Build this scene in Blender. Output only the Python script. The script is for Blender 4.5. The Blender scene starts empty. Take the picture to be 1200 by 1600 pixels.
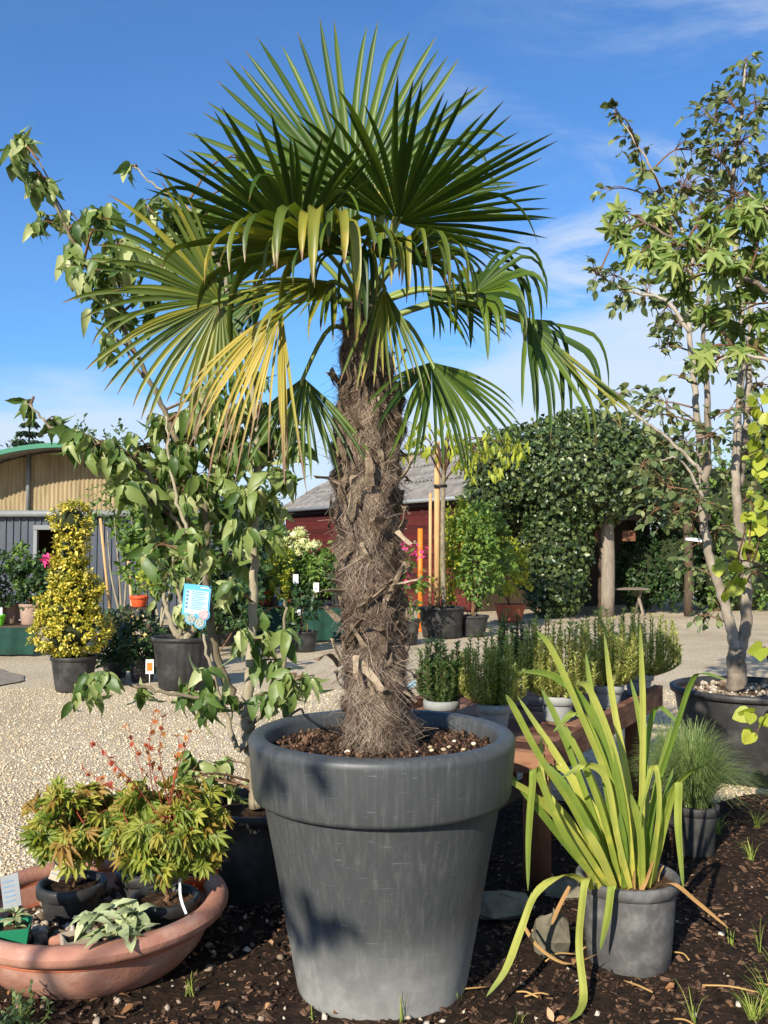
import bpy, math, random
import numpy as np
from mathutils import Matrix, Vector
# ---------------------------------------------------------------- camera, sky, sun
SC = bpy.context.scene
COL = SC.collection
F, HOR, CAMZ = 1415.0, 860.0, 1.5            # focal length in photo pixels, horizon row, eye height
PITCH = math.atan((HOR - 800) / F)
cam = bpy.data.cameras.new('camera'); camo = bpy.data.objects.new('camera', cam); COL.objects.link(camo)
camo.location = (0, 0, CAMZ); camo.rotation_euler = (math.pi / 2 + PITCH, 0, 0)
cam.sensor_fit = 'VERTICAL'; cam.sensor_height = 36; cam.lens = 36 * F / 1600
cam.clip_start = 0.05; cam.clip_end = 2000
SC.camera = camo
AZ, EL = math.radians(26), math.radians(28)
TO_SUN = Vector((-math.sin(AZ) * math.cos(EL), -math.cos(AZ) * math.cos(EL), math.sin(EL)))
sun = bpy.data.lights.new('sun', 'SUN'); sun.energy = 5.0; sun.angle = math.radians(0.55); sun.color = (1, .93, .80)
suno = bpy.data.objects.new('sun', sun); COL.objects.link(suno); suno.location = (-6, -12, 9)
suno.rotation_euler = TO_SUN.to_track_quat('Z', 'Y').to_euler()
world = bpy.data.worlds.new('World'); SC.world = world; world.use_nodes = True
SC.view_settings.view_transform = 'Standard'; SC.view_settings.look = 'None'
SC.view_settings.exposure = 0.55; SC.view_settings.gamma = 1

def node(nt, t, **kw):
    n = nt.nodes.new(t)
    for k, v in kw.items():
        if k == 'ins':
            for a, b in v.items():
                if isinstance(b, bpy.types.NodeSocket): nt.links.new(b, n.inputs[a])
                else: n.inputs[a].default_value = b
        else: setattr(n, k, v)
    return n
def mth(nt, op, a, b=0.0, c=None, clamp=False):
    n = node(nt, 'ShaderNodeMath', operation=op, use_clamp=clamp)
    for i, v in enumerate((a, b, c)):
        if v is None: continue
        if isinstance(v, bpy.types.NodeSocket): nt.links.new(v, n.inputs[i])
        else: n.inputs[i].default_value = v
    return n.outputs[0]
def ramp(nt, fac, stops, interp='LINEAR'):
    r = nt.nodes.new('ShaderNodeValToRGB'); r.color_ramp.interpolation = interp
    e = r.color_ramp.elements
    while len(e) < len(stops): e.new(.5)
    for k, (p, c) in zip(e, stops):
        k.position = p; k.color = tuple(c) + (1,) if len(c) == 3 else c
    nt.links.new(fac, r.inputs[0]); return r.outputs[0]
def mix(nt, fac, a, b, mode='MIX'):
    n = nt.nodes.new('ShaderNodeMix'); n.data_type = 'RGBA'; n.blend_type = mode; n.clamp_factor = True
    for i, v in ((0, fac), (6, a), (7, b)):
        if isinstance(v, bpy.types.NodeSocket): nt.links.new(v, n.inputs[i])
        else: n.inputs[i].default_value = v if i == 0 else tuple(v)[:3] + (1,)
    return n.outputs[2]
def maprange(nt, v, a, b, c=0., d=1.):
    n = node(nt, 'ShaderNodeMapRange', clamp=True, interpolation_type='SMOOTHSTEP', ins={0: v, 1: a, 2: b, 3: c, 4: d}); return n.outputs[0]

def make_world():
    nt = world.node_tree; nt.nodes.clear()
    out = nt.nodes.new('ShaderNodeOutputWorld'); bg = nt.nodes.new('ShaderNodeBackground')
    sky = nt.nodes.new('ShaderNodeTexSky'); sky.sky_type = 'NISHITA'; sky.sun_disc = False
    sky.sun_elevation = EL; sky.sun_rotation = math.pi + AZ; sky.altitude = 100; sky.air_density = 1.25; sky.dust_density = .25; sky.ozone_density = 2.4
    tc = nt.nodes.new('ShaderNodeTexCoord'); sp = node(nt, 'ShaderNodeSeparateXYZ', ins={0: tc.outputs['Generated']})
    x, y, z = sp.outputs
    # thin cirrus, laid out on a flat layer high above the ground
    h = mth(nt, 'ADD', mth(nt, 'MAXIMUM', z, 0.0), .12)
    cv = node(nt, 'ShaderNodeCombineXYZ', ins={0: mth(nt, 'DIVIDE', x, h), 1: mth(nt, 'DIVIDE', y, h), 2: 3.1})
    n1 = node(nt, 'ShaderNodeTexNoise', ins={'Vector': cv.outputs[0], 'Scale': 2.0, 'Detail': 10., 'Roughness': .62, 'Distortion': .9})
    n2 = node(nt, 'ShaderNodeTexNoise', ins={'Vector': cv.outputs[0], 'Scale': .42, 'Detail': 3., 'Roughness': .5, 'Distortion': .2})
    side = maprange(nt, mth(nt, 'DIVIDE', x, mth(nt, 'ADD', mth(nt, 'ABSOLUTE', y), .2)), -.08, .35)
    c1 = mth(nt, 'MULTIPLY', maprange(nt, n1.outputs[0], .40, .70), maprange(nt, n2.outputs[0], .22, .58))
    c1 = mth(nt, 'MULTIPLY', c1, mth(nt, 'ADD', mth(nt, 'MULTIPLY', side, 1.5), .03), clamp=True)
    # a low soft bank near the horizon
    n3 = node(nt, 'ShaderNodeTexNoise', ins={'Vector': node(nt, 'ShaderNodeVectorMath', operation='MULTIPLY', ins={0: tc.outputs['Generated'], 1: (2.2, 2.2, 9.)}).outputs[0], 'Scale': 2., 'Detail': 7., 'Roughness': .55})
    zz = mth(nt, 'ADD', z, mth(nt, 'MULTIPLY', mth(nt, 'SUBTRACT', n3.outputs[0], .5), .12))
    top = mth(nt, 'ADD', .165, mth(nt, 'MULTIPLY', side, .13))
    bank = mth(nt, 'MULTIPLY', mth(nt, 'SUBTRACT', 1., maprange(nt, mth(nt, 'SUBTRACT', zz, top), -.03, .02)), mth(nt, 'ADD', .45, mth(nt, 'MULTIPLY', n3.outputs[0], .75)))
    cl = mth(nt, 'MAXIMUM', c1, mth(nt, 'MULTIPLY', bank, .95), clamp=True)
    tint = mix(nt, 1.0, sky.outputs[0], (.60, 1.0, 1.50), 'MULTIPLY')
    col = mix(nt, cl, tint, (6.2, 7.0, 8.0))
    nt.links.new(col, bg.inputs[0]); bg.inputs[1].default_value = .081
    nt.links.new(bg.outputs[0], out.inputs[0])
make_world()

# ---------------------------------------------------------------- helpers
RNG = np.random.default_rng(11); random.seed(5)
def W(px, py, d):
    """world point on the ray of photo pixel (px, py) at forward distance d"""
    u, v = (px - 600) / F, (800 - py) / F
    c, s = math.cos(PITCH), math.sin(PITCH)
    t = d / (c - v * s)
    return np.array([u * t, d, CAMZ + t * (v * c + s)])
def C(r, g, b):
    f = lambda v: (v / 255 / 12.92) if v <= 10 else ((v / 255 + .055) / 1.055) ** 2.4
    return (f(r), f(g), f(b))
def nz(v):
    v = np.asarray(v, float); return v / max(np.linalg.norm(v), 1e-9)
def nzr(a): return a / np.maximum(np.linalg.norm(a, axis=-1, keepdims=True), 1e-9)
def spline(P, n):
    P = np.asarray(P, float)
    if len(P) == 2: return P[0] + (P[1] - P[0]) * np.linspace(0, 1, n)[:, None]
    Q = np.vstack([2 * P[0] - P[1], P, 2 * P[-1] - P[-2]]); out = []
    for u in np.linspace(0, len(P) - 1, n):
        i = min(int(u), len(P) - 2); t = u - i
        a, b, c, d = Q[i:i + 4]
        out.append(.5 * (2 * b + (c - a) * t + (2 * a - 5 * b + 4 * c - d) * t * t + (3 * b - a - 3 * c + d) * t ** 3))
    return np.array(out)

class Proto:
    """verts, flat loop list, face sizes, per-vertex t"""
    def __init__(s, V, faces, t=None):
        s.V = np.asarray(V, float); s.L = np.array([i for f in faces for i in f], int)
        s.N = np.array([len(f) for f in faces], int); s.t = np.zeros(len(s.V)) if t is None else np.asarray(t, float)
class MB:
    def __init__(s): s.V = []; s.L = []; s.N = []; s.t = []; s.r = []; s.n = 0
    def add(s, p, r=0.):
        s.V.append(p.V); s.L.append(p.L + s.n); s.N.append(p.N); s.t.append(p.t); s.r.append(np.full(len(p.V), r)); s.n += len(p.V); return s
    def raw(s, V, faces, t=None, r=0.): return s.add(Proto(V, faces, t), r)
    def scatter(s, p, M, T, r=None):
        k = len(T)
        if k == 0: return s
        V = np.einsum('kij,vj->kvi', M, p.V) + T[:, None, :]
        nv = len(p.V)
        s.V.append(V.reshape(-1, 3)); s.L.append((p.L[None, :] + (np.arange(k) * nv)[:, None]).ravel() + s.n)
        s.N.append(np.tile(p.N, k)); s.t.append(np.tile(p.t, k))
        s.r.append(np.repeat(RNG.random(k) if r is None else r, nv)); s.n += nv * k; return s
    def box(s, c, size, R=None, r=0., jit=0.):
        sx, sy, sz = np.array(size) / 2
        V = np.array([(x, y, z) for x in (-sx, sx) for y in (-sy, sy) for z in (-sz, sz)])
        if jit: V = V + RNG.normal(0, jit, V.shape)
        if R is not None: V = V @ np.asarray(R).T
        return s.raw(V + np.asarray(c), [(0, 1, 3, 2), (4, 6, 7, 5), (0, 4, 5, 1), (2, 3, 7, 6), (0, 2, 6, 4), (1, 5, 7, 3)], r=r)
    def tube(s, P, rad, k=7, cap=True, r=0.):
        P = np.asarray(P, float); n = len(P); rad = np.broadcast_to(np.asarray(rad, float), (n,))
        T = nzr(np.gradient(P, axis=0)); ref = np.array([0, 0, 1.]) if abs(T[0][2]) < .9 else np.array([1., 0, 0])
        a = nz(np.cross(T[0], ref)); V = []
        for i in range(n):
            a = nz(a - T[i] * np.dot(a, T[i])); b = np.cross(T[i], a)
            th = np.arange(k) * 2 * math.pi / k
            V.append(P[i] + rad[i] * (np.cos(th)[:, None] * a + np.sin(th)[:, None] * b))
        fs = [(i * k + j, i * k + (j + 1) % k, (i + 1) * k + (j + 1) % k, (i + 1) * k + j) for i in range(n - 1) for j in range(k)]
        if cap: fs += [tuple(range(k))[::-1], tuple(range((n - 1) * k, n * k))]
        return s.raw(np.vstack(V), fs, np.repeat(np.linspace(0, 1, n), k), r)
    def lathe(s, prof, c, n=40, closed=False, wob=0., rib=0., nrib=24, rz=(0, 99)):
        V = []; m = len(prof); th = np.arange(n) * 2 * math.pi / n
        for (r, z) in prof:
            rr = np.full(n, r)
            if rib and rz[0] <= z <= rz[1]: rr = rr + rib * (np.sign(np.sin(th * nrib)) * .5)
            if wob: rr = rr * (1 + wob * np.sin(2 * th + 1) + wob * .5 * np.sin(3 * th))
            V.append(np.stack([c[0] + rr * np.cos(th), c[1] + rr * np.sin(th), np.full(n, c[2] + z)], 1))
        fs = [(i * n + j, i * n + (j + 1) % n, (i + 1) * n + (j + 1) % n, (i + 1) * n + j) for i in range(m - 1) for j in range(n)]
        if closed: fs.append(tuple(range(n))[::-1])
        return s.raw(np.vstack(V), fs, np.repeat(np.linspace(0, 1, m), n))
    def veined(s, P, w, side, fold=.25, r=0., k=9):
        """as ribbon, with raised parallel veins"""
        P = np.asarray(P, float); n = len(P); w = np.broadcast_to(np.asarray(w, float), (n,))
        T = nzr(np.gradient(P, axis=0)); side = np.broadcast_to(np.asarray(side, float), (n, 3))
        sd = nzr(side - T * np.sum(side * T, 1, keepdims=True)); nn = np.cross(sd, T); c = np.linspace(-1, 1, k); h = np.abs(c) * fold + np.where(np.arange(k) % 2, .055, -.055)
        V = (P[:, None] + sd[:, None] * (w[:, None] * c / 2)[..., None] + nn[:, None] * (w[:, None] * h / 2)[..., None]).reshape(-1, 3)
        fs = [(i * k + j, i * k + j + 1, (i + 1) * k + j + 1, (i + 1) * k + j) for i in range(n - 1) for j in range(k - 1)]
        return s.raw(V, fs, np.repeat(np.linspace(0, 1, n), k), r)
    def ribbon(s, P, w, side, fold=.25, r=0.):
        """leaf blade along P: three verts a row, V-shaped across"""
        P = np.asarray(P, float); n = len(P); w = np.broadcast_to(np.asarray(w, float), (n,))
        T = nzr(np.gradient(P, axis=0)); side = np.broadcast_to(np.asarray(side, float), (n, 3))
        sd = nzr(side - T * np.sum(side * T, 1, keepdims=True)); nn = np.cross(sd, T)
        V = np.stack([P - sd * w[:, None] / 2 + nn * (w * fold)[:, None] / 2, P, P + sd * w[:, None] / 2 + nn * (w * fold)[:, None] / 2], 1).reshape(-1, 3)
        fs = []
        for i in range(n - 1):
            a, b = i * 3, i * 3 + 3
            fs += [(a, a + 1, b + 1, b), (a + 1, a + 2, b + 2, b + 1)]
        return s.raw(V, fs, np.repeat(np.linspace(0, 1, n), 3), r)
    def mesh(s, name, mat, smooth=True):
        me = bpy.data.meshes.new(name)
        V = np.vstack(s.V); L = np.concatenate(s.L); N = np.concatenate(s.N)
        me.vertices.add(len(V)); me.vertices.foreach_set('co', V.ravel().astype(np.float32))
        me.loops.add(len(L)); me.polygons.add(len(N))
        me.polygons.foreach_set('loop_start', np.concatenate([[0], np.cumsum(N)[:-1]]).astype(np.int32))
        me.polygons.foreach_set('vertices', L.astype(np.int32))
        for k, a in (('t', s.t), ('rnd', s.r)):
            at = me.attributes.new(k, 'FLOAT', 'POINT'); at.data.foreach_set('value', np.concatenate(a).astype(np.float32))
        me.update(calc_edges=True)
        me.polygons.foreach_set('use_smooth', np.full(len(N), smooth)); me.materials.append(mat); return me
    def build(s, name, mat, parent=None, smooth=True, kind=None, label=None):
        o = bpy.data.objects.new(name, s.mesh(name, mat, smooth)); COL.objects.link(o)
        if parent is not None: setpar(o, parent)
        if kind: o['kind'] = kind
        if label: o['label'] = label
        return o
def setpar(o, p):
    o.parent = p
    if p.type == 'EMPTY': o.matrix_parent_inverse = Matrix.Translation(-Vector(p.location))
def thing(name, label, cat, loc=(0, 0, 0), group=None):
    o = bpy.data.objects.new(name, None); COL.objects.link(o); o.location = tuple(float(v) for v in loc); o.empty_display_size = .1
    o['label'] = label; o['category'] = cat
    if group: o['group'] = group
    return o
def tag(o, label, cat, group=None):
    o['label'] = label; o['category'] = cat
    if group: o['group'] = group
    return o
def frames(D, N):
    """rotation matrices whose Y is D and whose Z is close to N"""
    Y = nzr(D); X = nzr(np.cross(Y, N)); Z = np.cross(X, Y); return np.stack([X, Y, Z], -1)
def rdir(n):
    v = RNG.normal(size=(n, 3)); return nzr(v)
def pieces(name, meshes, M, T, parent):
    for i in range(len(T)):
        o = bpy.data.objects.new(name, meshes[i % len(meshes)]); COL.objects.link(o)
        m = np.eye(4); m[:3, :3] = M[i]; m[:3, 3] = T[i]
        o.parent = parent
        if parent.type == 'EMPTY': o.matrix_parent_inverse = Matrix.Translation(-Vector(parent.location))
        o.matrix_basis = Matrix(m.tolist())

# ---- leaf prototypes, length 1 along +Y, face up +Z
def oval(w=.5, fold=.25, droop=.25, n=6, twist=0., pw=.85, wave=0.):
    V = []; t = np.linspace(0, 1, n)
    for i, u in enumerate(t):
        hw = w / 2 * max(math.sin(math.pi * min(u ** pw, 1)), 0.03) ** .9
        y, z = u * (1 - .35 * droop * u), -droop * u * u + wave * math.sin(u * 9)
        a = twist * u
        for k in (-1, 0, 1):
            xx, zz = k * hw * math.cos(a), abs(k) * fold * hw * 2 * (.6 + .4 * math.sin(i * 2.1 + k)) + k * hw * math.sin(a)
            V.append((xx, y, z + zz))
    fs = []
    for i in range(n - 1):
        a, b = 3 * i, 3 * i + 3
        fs += [(a, a + 1, b + 1, b), (a + 1, a + 2, b + 2, b + 1)]
    return Proto(V, fs, np.repeat(t, 3))
def lobed(angs, lens, valley, lw, droop=.2, fold=.06):
    """star leaf: lobes at the given angles (degrees from +Y)"""
    V = [(0, .28, 0)]; out = []; t = [0.]
    for i, (a, l) in enumerate(zip(angs, lens)):
        a = math.radians(a); d = np.array([math.sin(a), math.cos(a)]); s = np.array([d[1], -d[0]])
        for (q, sw) in ((.42, -1), (.72, -.62), (1, 0), (.72, .62), (.42, 1)):
            p = d * q * l * .72 + s * sw * lw * l; out.append((p[0], p[1] + .28, -droop * (q * l) ** 2 + fold * abs(sw) * .5)); t.append(q)
        if i < len(angs) - 1:
            b = math.radians((angs[i] + angs[i + 1]) / 2); out.append((math.sin(b) * valley, math.cos(b) * valley + .28, .02)); t.append(.3)
    out.append((0, .12, 0)); t.append(0)
    V += out; m = len(out)
    return Proto(V, [(0, 1 + i, 1 + (i + 1) % m)[::-1] for i in range(m)], t)
def heart():
    o = [(0, .06), (.22, -.04), (.42, .10), (.48, .36), (.36, .66), (.14, .90), (0, 1.), (-.14, .90), (-.36, .66), (-.48, .36), (-.42, .10), (-.22, -.04)]
    V = [(0, .4, -.05)] + [(x, y, .10 * abs(x) - .18 * y * y) for x, y in o]
    return Proto(V, [(0, 1 + (i + 1) % 12, 1 + i)[::-1] for i in range(12)], [0] + [y for _, y in o])
def diamond(w=.5, z=.12): return Proto([(0, 0, 0), (w / 2, .5, z), (0, 1, -z), (-w / 2, .5, z)], [(0, 1, 2), (0, 2, 3)], [0, .5, 1, .5])
def rock(k=0):
    r = np.random.default_rng(k); V = []; fs = []
    n, m = 7, 4
    for i in range(m + 1):
        ph = math.pi * i / m
        for j in range(n):
            th = 2 * math.pi * (j + .5 * (i % 2)) / n; q = 1 + r.normal(0, .13)
            V.append((q * math.sin(ph) * math.cos(th), q * .8 * math.sin(ph) * math.sin(th), .6 * q * math.cos(ph)))
    for i in range(m):
        for j in range(n): fs.append((i * n + j, (i + 1) * n + j, (i + 1) * n + (j + 1) % n, i * n + (j + 1) % n))
    return Proto(V, fs)
OCT = Proto([(1, 0, .1), (.2, .8, 0), (-.9, .3, .1), (-.5, -.8, 0), (.5, -.7, 0), (0, 0, .65), (0, 0, -.5)],
            [(i, (i + 1) % 5, 5) for i in range(5)] + [((i + 1) % 5, i, 6) for i in range(5)])

# ---------------------------------------------------------------- materials
def base(name):
    m = bpy.data.materials.new(name); m.use_nodes = True; nt = m.node_tree; nt.nodes.clear()
    out = nt.nodes.new('ShaderNodeOutputMaterial'); b = nt.nodes.new('ShaderNodeBsdfPrincipled'); nt.links.new(b.outputs[0], out.inputs[0])
    return m, nt, b, out
def rndval(nt):
    a = node(nt, 'ShaderNodeAttribute', attribute_name='rnd').outputs['Fac']; o = nt.nodes.new('ShaderNodeObjectInfo').outputs['Random']
    return mth(nt, 'FRACT', mth(nt, 'ADD', a, o))
def leafmat(name, cols, tip=None, tipat=(.86, 1.0), trans=.25, rough=.45, spec=.4, jitter=.25, glow=1.4, patch=None):
    m, nt, b, out = base(name); r = rndval(nt)
    stops = [(i / max(len(cols) - 1, 1), c) for i, c in enumerate(cols)]
    geo = nt.nodes.new('ShaderNodeNewGeometry')
    ns = node(nt, 'ShaderNodeTexNoise', ins={'Vector': geo.outputs['Position'], 'Scale': 14., 'Detail': 3.})
    rr = mth(nt, 'ADD', r, mth(nt, 'MULTIPLY', mth(nt, 'SUBTRACT', ns.outputs[0], .5), jitter), clamp=True)
    col = ramp(nt, rr, stops)
    if tip or patch:
        t = node(nt, 'ShaderNodeAttribute', attribute_name='t').outputs['Fac']
        fine = node(nt, 'ShaderNodeTexNoise', ins={'Vector': geo.outputs['Position'], 'Scale': 45., 'Detail': 2.}).outputs[0]
    if patch:
        pf = maprange(nt, mth(nt, 'ADD', mth(nt, 'ADD', mth(nt, 'MULTIPLY', t, patch[1]), mth(nt, 'MULTIPLY', r, patch[2])), ns.outputs[0]), patch[3], patch[3] + .35)
        col = mix(nt, pf, col, patch[0])
    if tip:
        tf = maprange(nt, mth(nt, 'ADD', t, mth(nt, 'MULTIPLY', mth(nt, 'SUBTRACT', fine, .5), .22)), tipat[0], tipat[1])
        col = mix(nt, tf, col, tip)
    nt.links.new(col, b.inputs['Base Color']); b.inputs['Roughness'].default_value = rough; b.inputs['Specular IOR Level'].default_value = spec
    tr = nt.nodes.new('ShaderNodeBsdfTranslucent')
    nt.links.new(mix(nt, 1., col, (glow * 1.05, glow * 1.1, glow * .55), 'MULTIPLY'), tr.inputs[0])
    ms = node(nt, 'ShaderNodeMixShader', ins={0: trans, 1: b.outputs[0], 2: tr.outputs[0]}); nt.links.new(ms.outputs[0], out.inputs[0])
    return m
def roughmat(name, c1, c2, scale=8., detail=6., rough=.7, bump=.2, bscale=40., stretch=(1, 1, 1), spec=.3, c3=None, metal=0., r=True, dist=.01):
    m, nt, b, out = base(name); geo = nt.nodes.new('ShaderNodeNewGeometry')
    v = node(nt, 'ShaderNodeVectorMath', operation='MULTIPLY', ins={0: geo.outputs['Position'], 1: stretch}).outputs[0]
    n1 = node(nt, 'ShaderNodeTexNoise', ins={'Vector': v, 'Scale': scale, 'Detail': detail, 'Roughness': .65})
    fac = n1.outputs[0]
    if r: fac = mth(nt, 'ADD', fac, mth(nt, 'MULTIPLY', mth(nt, 'SUBTRACT', rndval(nt), .5), .5), clamp=True)
    col = ramp(nt, fac, [(.3, c1), (.7, c2)] if c3 is None else [(.25, c1), (.5, c2), (.75, c3)])
    n2 = node(nt, 'ShaderNodeTexNoise', ins={'Vector': v, 'Scale': bscale, 'Detail': 5., 'Roughness': .6})
    bp = node(nt, 'ShaderNodeBump', ins={'Strength': bump, 'Distance': dist, 'Height': n2.outputs[0]})
    nt.links.new(col, b.inputs['Base Color']); nt.links.new(bp.outputs[0], b.inputs['Normal'])
    b.inputs['Roughness'].default_value = rough; b.inputs['Specular IOR Level'].default_value = spec; b.inputs['Metallic'].default_value = metal
    return m
def gravelmat():
    m, nt, b, out = base('gravel'); geo = nt.nodes.new('ShaderNodeNewGeometry'); P = geo.outputs['Position']
    v1 = node(nt, 'ShaderNodeTexVoronoi', ins={'Vector': P, 'Scale': 85., 'Randomness': 1.})
    sp = node(nt, 'ShaderNodeSeparateColor', ins={0: v1.outputs['Color']})
    big = node(nt, 'ShaderNodeTexNoise', ins={'Vector': P, 'Scale': .45, 'Detail': 7., 'Roughness': .65})
    col = ramp(nt, sp.outputs[0], [(0, C(172, 152, 122)), (.3, C(204, 184, 150)), (.7, C(220, 202, 170)), (1, C(236, 224, 200))])
    dk = maprange(nt, v1.outputs['Distance'], .35, .75)
    col = mix(nt, mth(nt, 'MULTIPLY', dk, .35), col, C(140, 120, 94))
    col = mix(nt, maprange(nt, big.outputs[0], .42, .66, 0, .55), col, C(158, 138, 110))
    nt.links.new(col, b.inputs['Base Color'])
    bp = node(nt, 'ShaderNodeBump', ins={'Strength': .9, 'Distance': .012, 'Height': v1.outputs['Distance']}); bp.invert = True
    nt.links.new(bp.outputs[0], b.inputs['Normal']); b.inputs['Roughness'].default_value = .85; b.inputs['Specular IOR Level'].default_value = .2
    return m
def plantermat():
    m, nt, b, out = base('planter_plastic'); geo = nt.nodes.new('ShaderNodeNewGeometry'); P = geo.outputs['Position']
    st = lambda s: node(nt, 'ShaderNodeVectorMath', operation='MULTIPLY', ins={0: P, 1: s}).outputs[0]
    streak = node(nt, 'ShaderNodeTexNoise', ins={'Vector': st((60, 60, 1.6)), 'Scale': 1., 'Detail': 7., 'Roughness': .75}).outputs[0]
    cloud = node(nt, 'ShaderNodeTexNoise', ins={'Vector': P, 'Scale': 5., 'Detail': 8., 'Roughness': .7}).outputs[0]
    scr = node(nt, 'ShaderNodeTexNoise', ins={'Vector': st((3, 3, 60)), 'Scale': 2.2, 'Detail': 4., 'Distortion': 2.5}).outputs[0]
    z = node(nt, 'ShaderNodeSeparateXYZ', ins={0: P}).outputs[2]
    low = mth(nt, 'SUBTRACT', 1., maprange(nt, z, .0, .36))
    f = mth(nt, 'ADD', mth(nt, 'MULTIPLY', low, .85), mth(nt, 'MULTIPLY', maprange(nt, streak, .42, .85), .20))
    f = mth(nt, 'MULTIPLY', f, maprange(nt, cloud, .28, .68, .55, 1.1), clamp=True)
    col = mix(nt, f, C(66, 68, 68), C(168, 166, 160))
    col = mix(nt, maprange(nt, scr, .66, .74, 0, .26), col, C(165, 168, 168))
    nt.links.new(col, b.inputs['Base Color']); b.inputs['Roughness'].default_value = .47; b.inputs['Specular IOR Level'].default_value = .45
    bp = node(nt, 'ShaderNodeBump', ins={'Strength': .08, 'Distance': .01, 'Height': cloud}); nt.links.new(bp.outputs[0], b.inputs['Normal'])
    return m
def plain(name, c, rough=.5, spec=.4, var=.12):
    c = np.array(c); return roughmat(name, tuple(c * (1 - var)), tuple(np.minimum(c * (1 + var), 1)), 12, 4, rough, .06, 60, spec=spec)
M = {}
M['gravel'] = gravelmat(); M['planter'] = plantermat()
M['soil'] = roughmat('dark_soil', C(38, 26, 18), C(72, 52, 38), 30, 8, .95, .9, 70, c3=C(98, 76, 56), spec=.15)
M['mulch'] = roughmat('mulch_ground', C(26, 19, 15), C(52, 39, 29), 22, 8, .95, 1., 60, c3=C(80, 60, 44), spec=.15)
M['chip'] = roughmat('bark_chip', C(34, 24, 18), C(62, 45, 34), 30, 4, .9, .3, 90, c3=C(116, 88, 68), spec=.2)
M['pebble'] = roughmat('pebble', C(96, 80, 64), C(140, 122, 102), 14, 5, .8, .3, 60, c3=C(196, 184, 166))
M['gstone'] = roughmat('gravel_stone', C(168, 148, 116), C(204, 184, 150), 20, 4, .85, .2, 60, c3=C(230, 216, 190), spec=.2)
M['stone'] = roughmat('rock', C(70, 66, 54), C(104, 98, 82), 9, 9, .95, .9, 26, c3=C(140, 132, 112))
M['terra'] = roughmat('terracotta_plastic', C(146, 96, 78), C(172, 122, 102), 4, 10, .75, .25, 50, c3=C(204, 170, 152), r=False)
M['terrain'] = roughmat('terracotta_inside', C(150, 82, 56), C(182, 104, 74), 6, 6, .7, .1, 50, r=False)
M['orange_pot'] = plain('orange_pot', C(208, 84, 42), .5)
M['black_pot'] = roughmat('black_pot', C(34, 34, 34), C(52, 51, 50), 6, 8, .5, .1, 50, c3=C(84, 82, 80), r=False)
M['iris_pot'] = roughmat('weathered_pot', C(66, 65, 63), C(90, 88, 86), 9, 9, .6, .15, 60, c3=C(134, 131, 126), r=False)
M['grey_pot'] = roughmat('pale_grey_pot', C(122, 126, 124), C(146, 148, 144), 6, 7, .6, .06, 50, c3=C(164, 160, 150), r=False)
M['tan_pot'] = plain('tan_pot', C(160, 134, 116), .6)
M['beige_pot'] = plain('beige_pot', C(176, 160, 138), .6)
M['green_pot'] = plain('green_pot', C(36, 124, 88), .45)
M['lime'] = plain('lime_pot', C(110, 200, 40), .5)
M['green_cloth'] = roughmat('green_cloth', C(14, 46, 38), C(24, 66, 54), 6, 5, .8, .3, 20, r=False)
M['wood_red'] = roughmat('stained_wood', C(72, 44, 32), C(104, 66, 48), 7, 8, .8, .4, 30, stretch=(1, 1, 4), c3=C(146, 106, 80))
M['log'] = roughmat('log_leg', C(84, 52, 36), C(116, 74, 50), 6, 7, .75, .4, 30, stretch=(6, 6, .6))
M['wood_grey'] = roughmat('grey_wood', C(110, 100, 88), C(150, 138, 122), 5, 7, .85, .3, 30, stretch=(6, 6, 1))
M['stake'] = roughmat('stake_wood', C(176, 138, 92), C(206, 170, 122), 5, 6, .75, .2, 30, stretch=(8, 8, .8))
M['bark'] = roughmat('smooth_bark', C(104, 94, 74), C(138, 126, 102), 16, 7, .85, .35, 50, stretch=(1, 1, .6), c3=C(160, 150, 126))
M['bark_grey'] = roughmat('grey_bark', C(106, 94, 80), C(142, 130, 114), 14, 8, .85, .4, 45, stretch=(1, 1, .6), c3=C(172, 162, 146))
M['twig'] = roughmat('twig', C(84, 60, 44), C(120, 90, 66), 20, 4, .8, .2, 60)
M['redtwig'] = roughmat('red_twig', C(130, 50, 40), C(170, 80, 54), 20, 4, .7, .2, 60)
M['darkwood'] = roughmat('dark_timber', C(52, 42, 34), C(84, 70, 56), 5, 6, .85, .3, 30, stretch=(5, 5, 1))
M['barn'] = roughmat('red_board', C(64, 24, 22), C(86, 32, 29), 4, 7, .8, .2, 40, stretch=(1, 1, 8), c3=C(106, 46, 40))
M['roofing'] = roughmat('fibre_cement_roof', C(84, 80, 78), C(124, 118, 112), 3, 9, .9, .4, 40, c3=C(156, 150, 142), r=False)
M['gable'] = roughmat('beige_corrugated', C(120, 104, 78), C(150, 132, 100), 2, 7, .85, .2, 30, stretch=(3, 3, .5), c3=C(172, 154, 122), r=False)
M['clad'] = roughmat('slate_metal', C(46, 53, 64), C(60, 68, 80), 3, 4, .42, .05, 30, r=False, spec=.6)
M['green_trim'] = plain('green_trim', C(40, 120, 90), .5)
M['pipe'] = plain('pale_pipe', C(124, 128, 128), .45)
M['white'] = plain('white_plastic', C(225, 226, 224), .45, var=.03)
M['blue'] = plain('blue_card', C(90, 172, 214), .4, var=.03)
M['paleblue'] = plain('pale_blue_card', C(176, 214, 230), .4, var=.03)
M['ink'] = plain('ink', C(92, 128, 158), .6, var=.03)
M['photo_dark'] = roughmat('photo_dark', C(40, 60, 44), C(200, 206, 196), 220, 3, .4, 0, 10, r=False)
M['photo_pink'] = roughmat('photo_pink', C(150, 70, 80), C(240, 216, 214), 160, 3, .4, 0, 10, r=False)
M['black'] = plain('black_rubber', C(22, 22, 24), .5)
M['orange_post'] = plain('orange_post', C(226, 118, 36), .5)
M['red'] = plain('red_plastic', C(190, 40, 34), .5)
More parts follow.
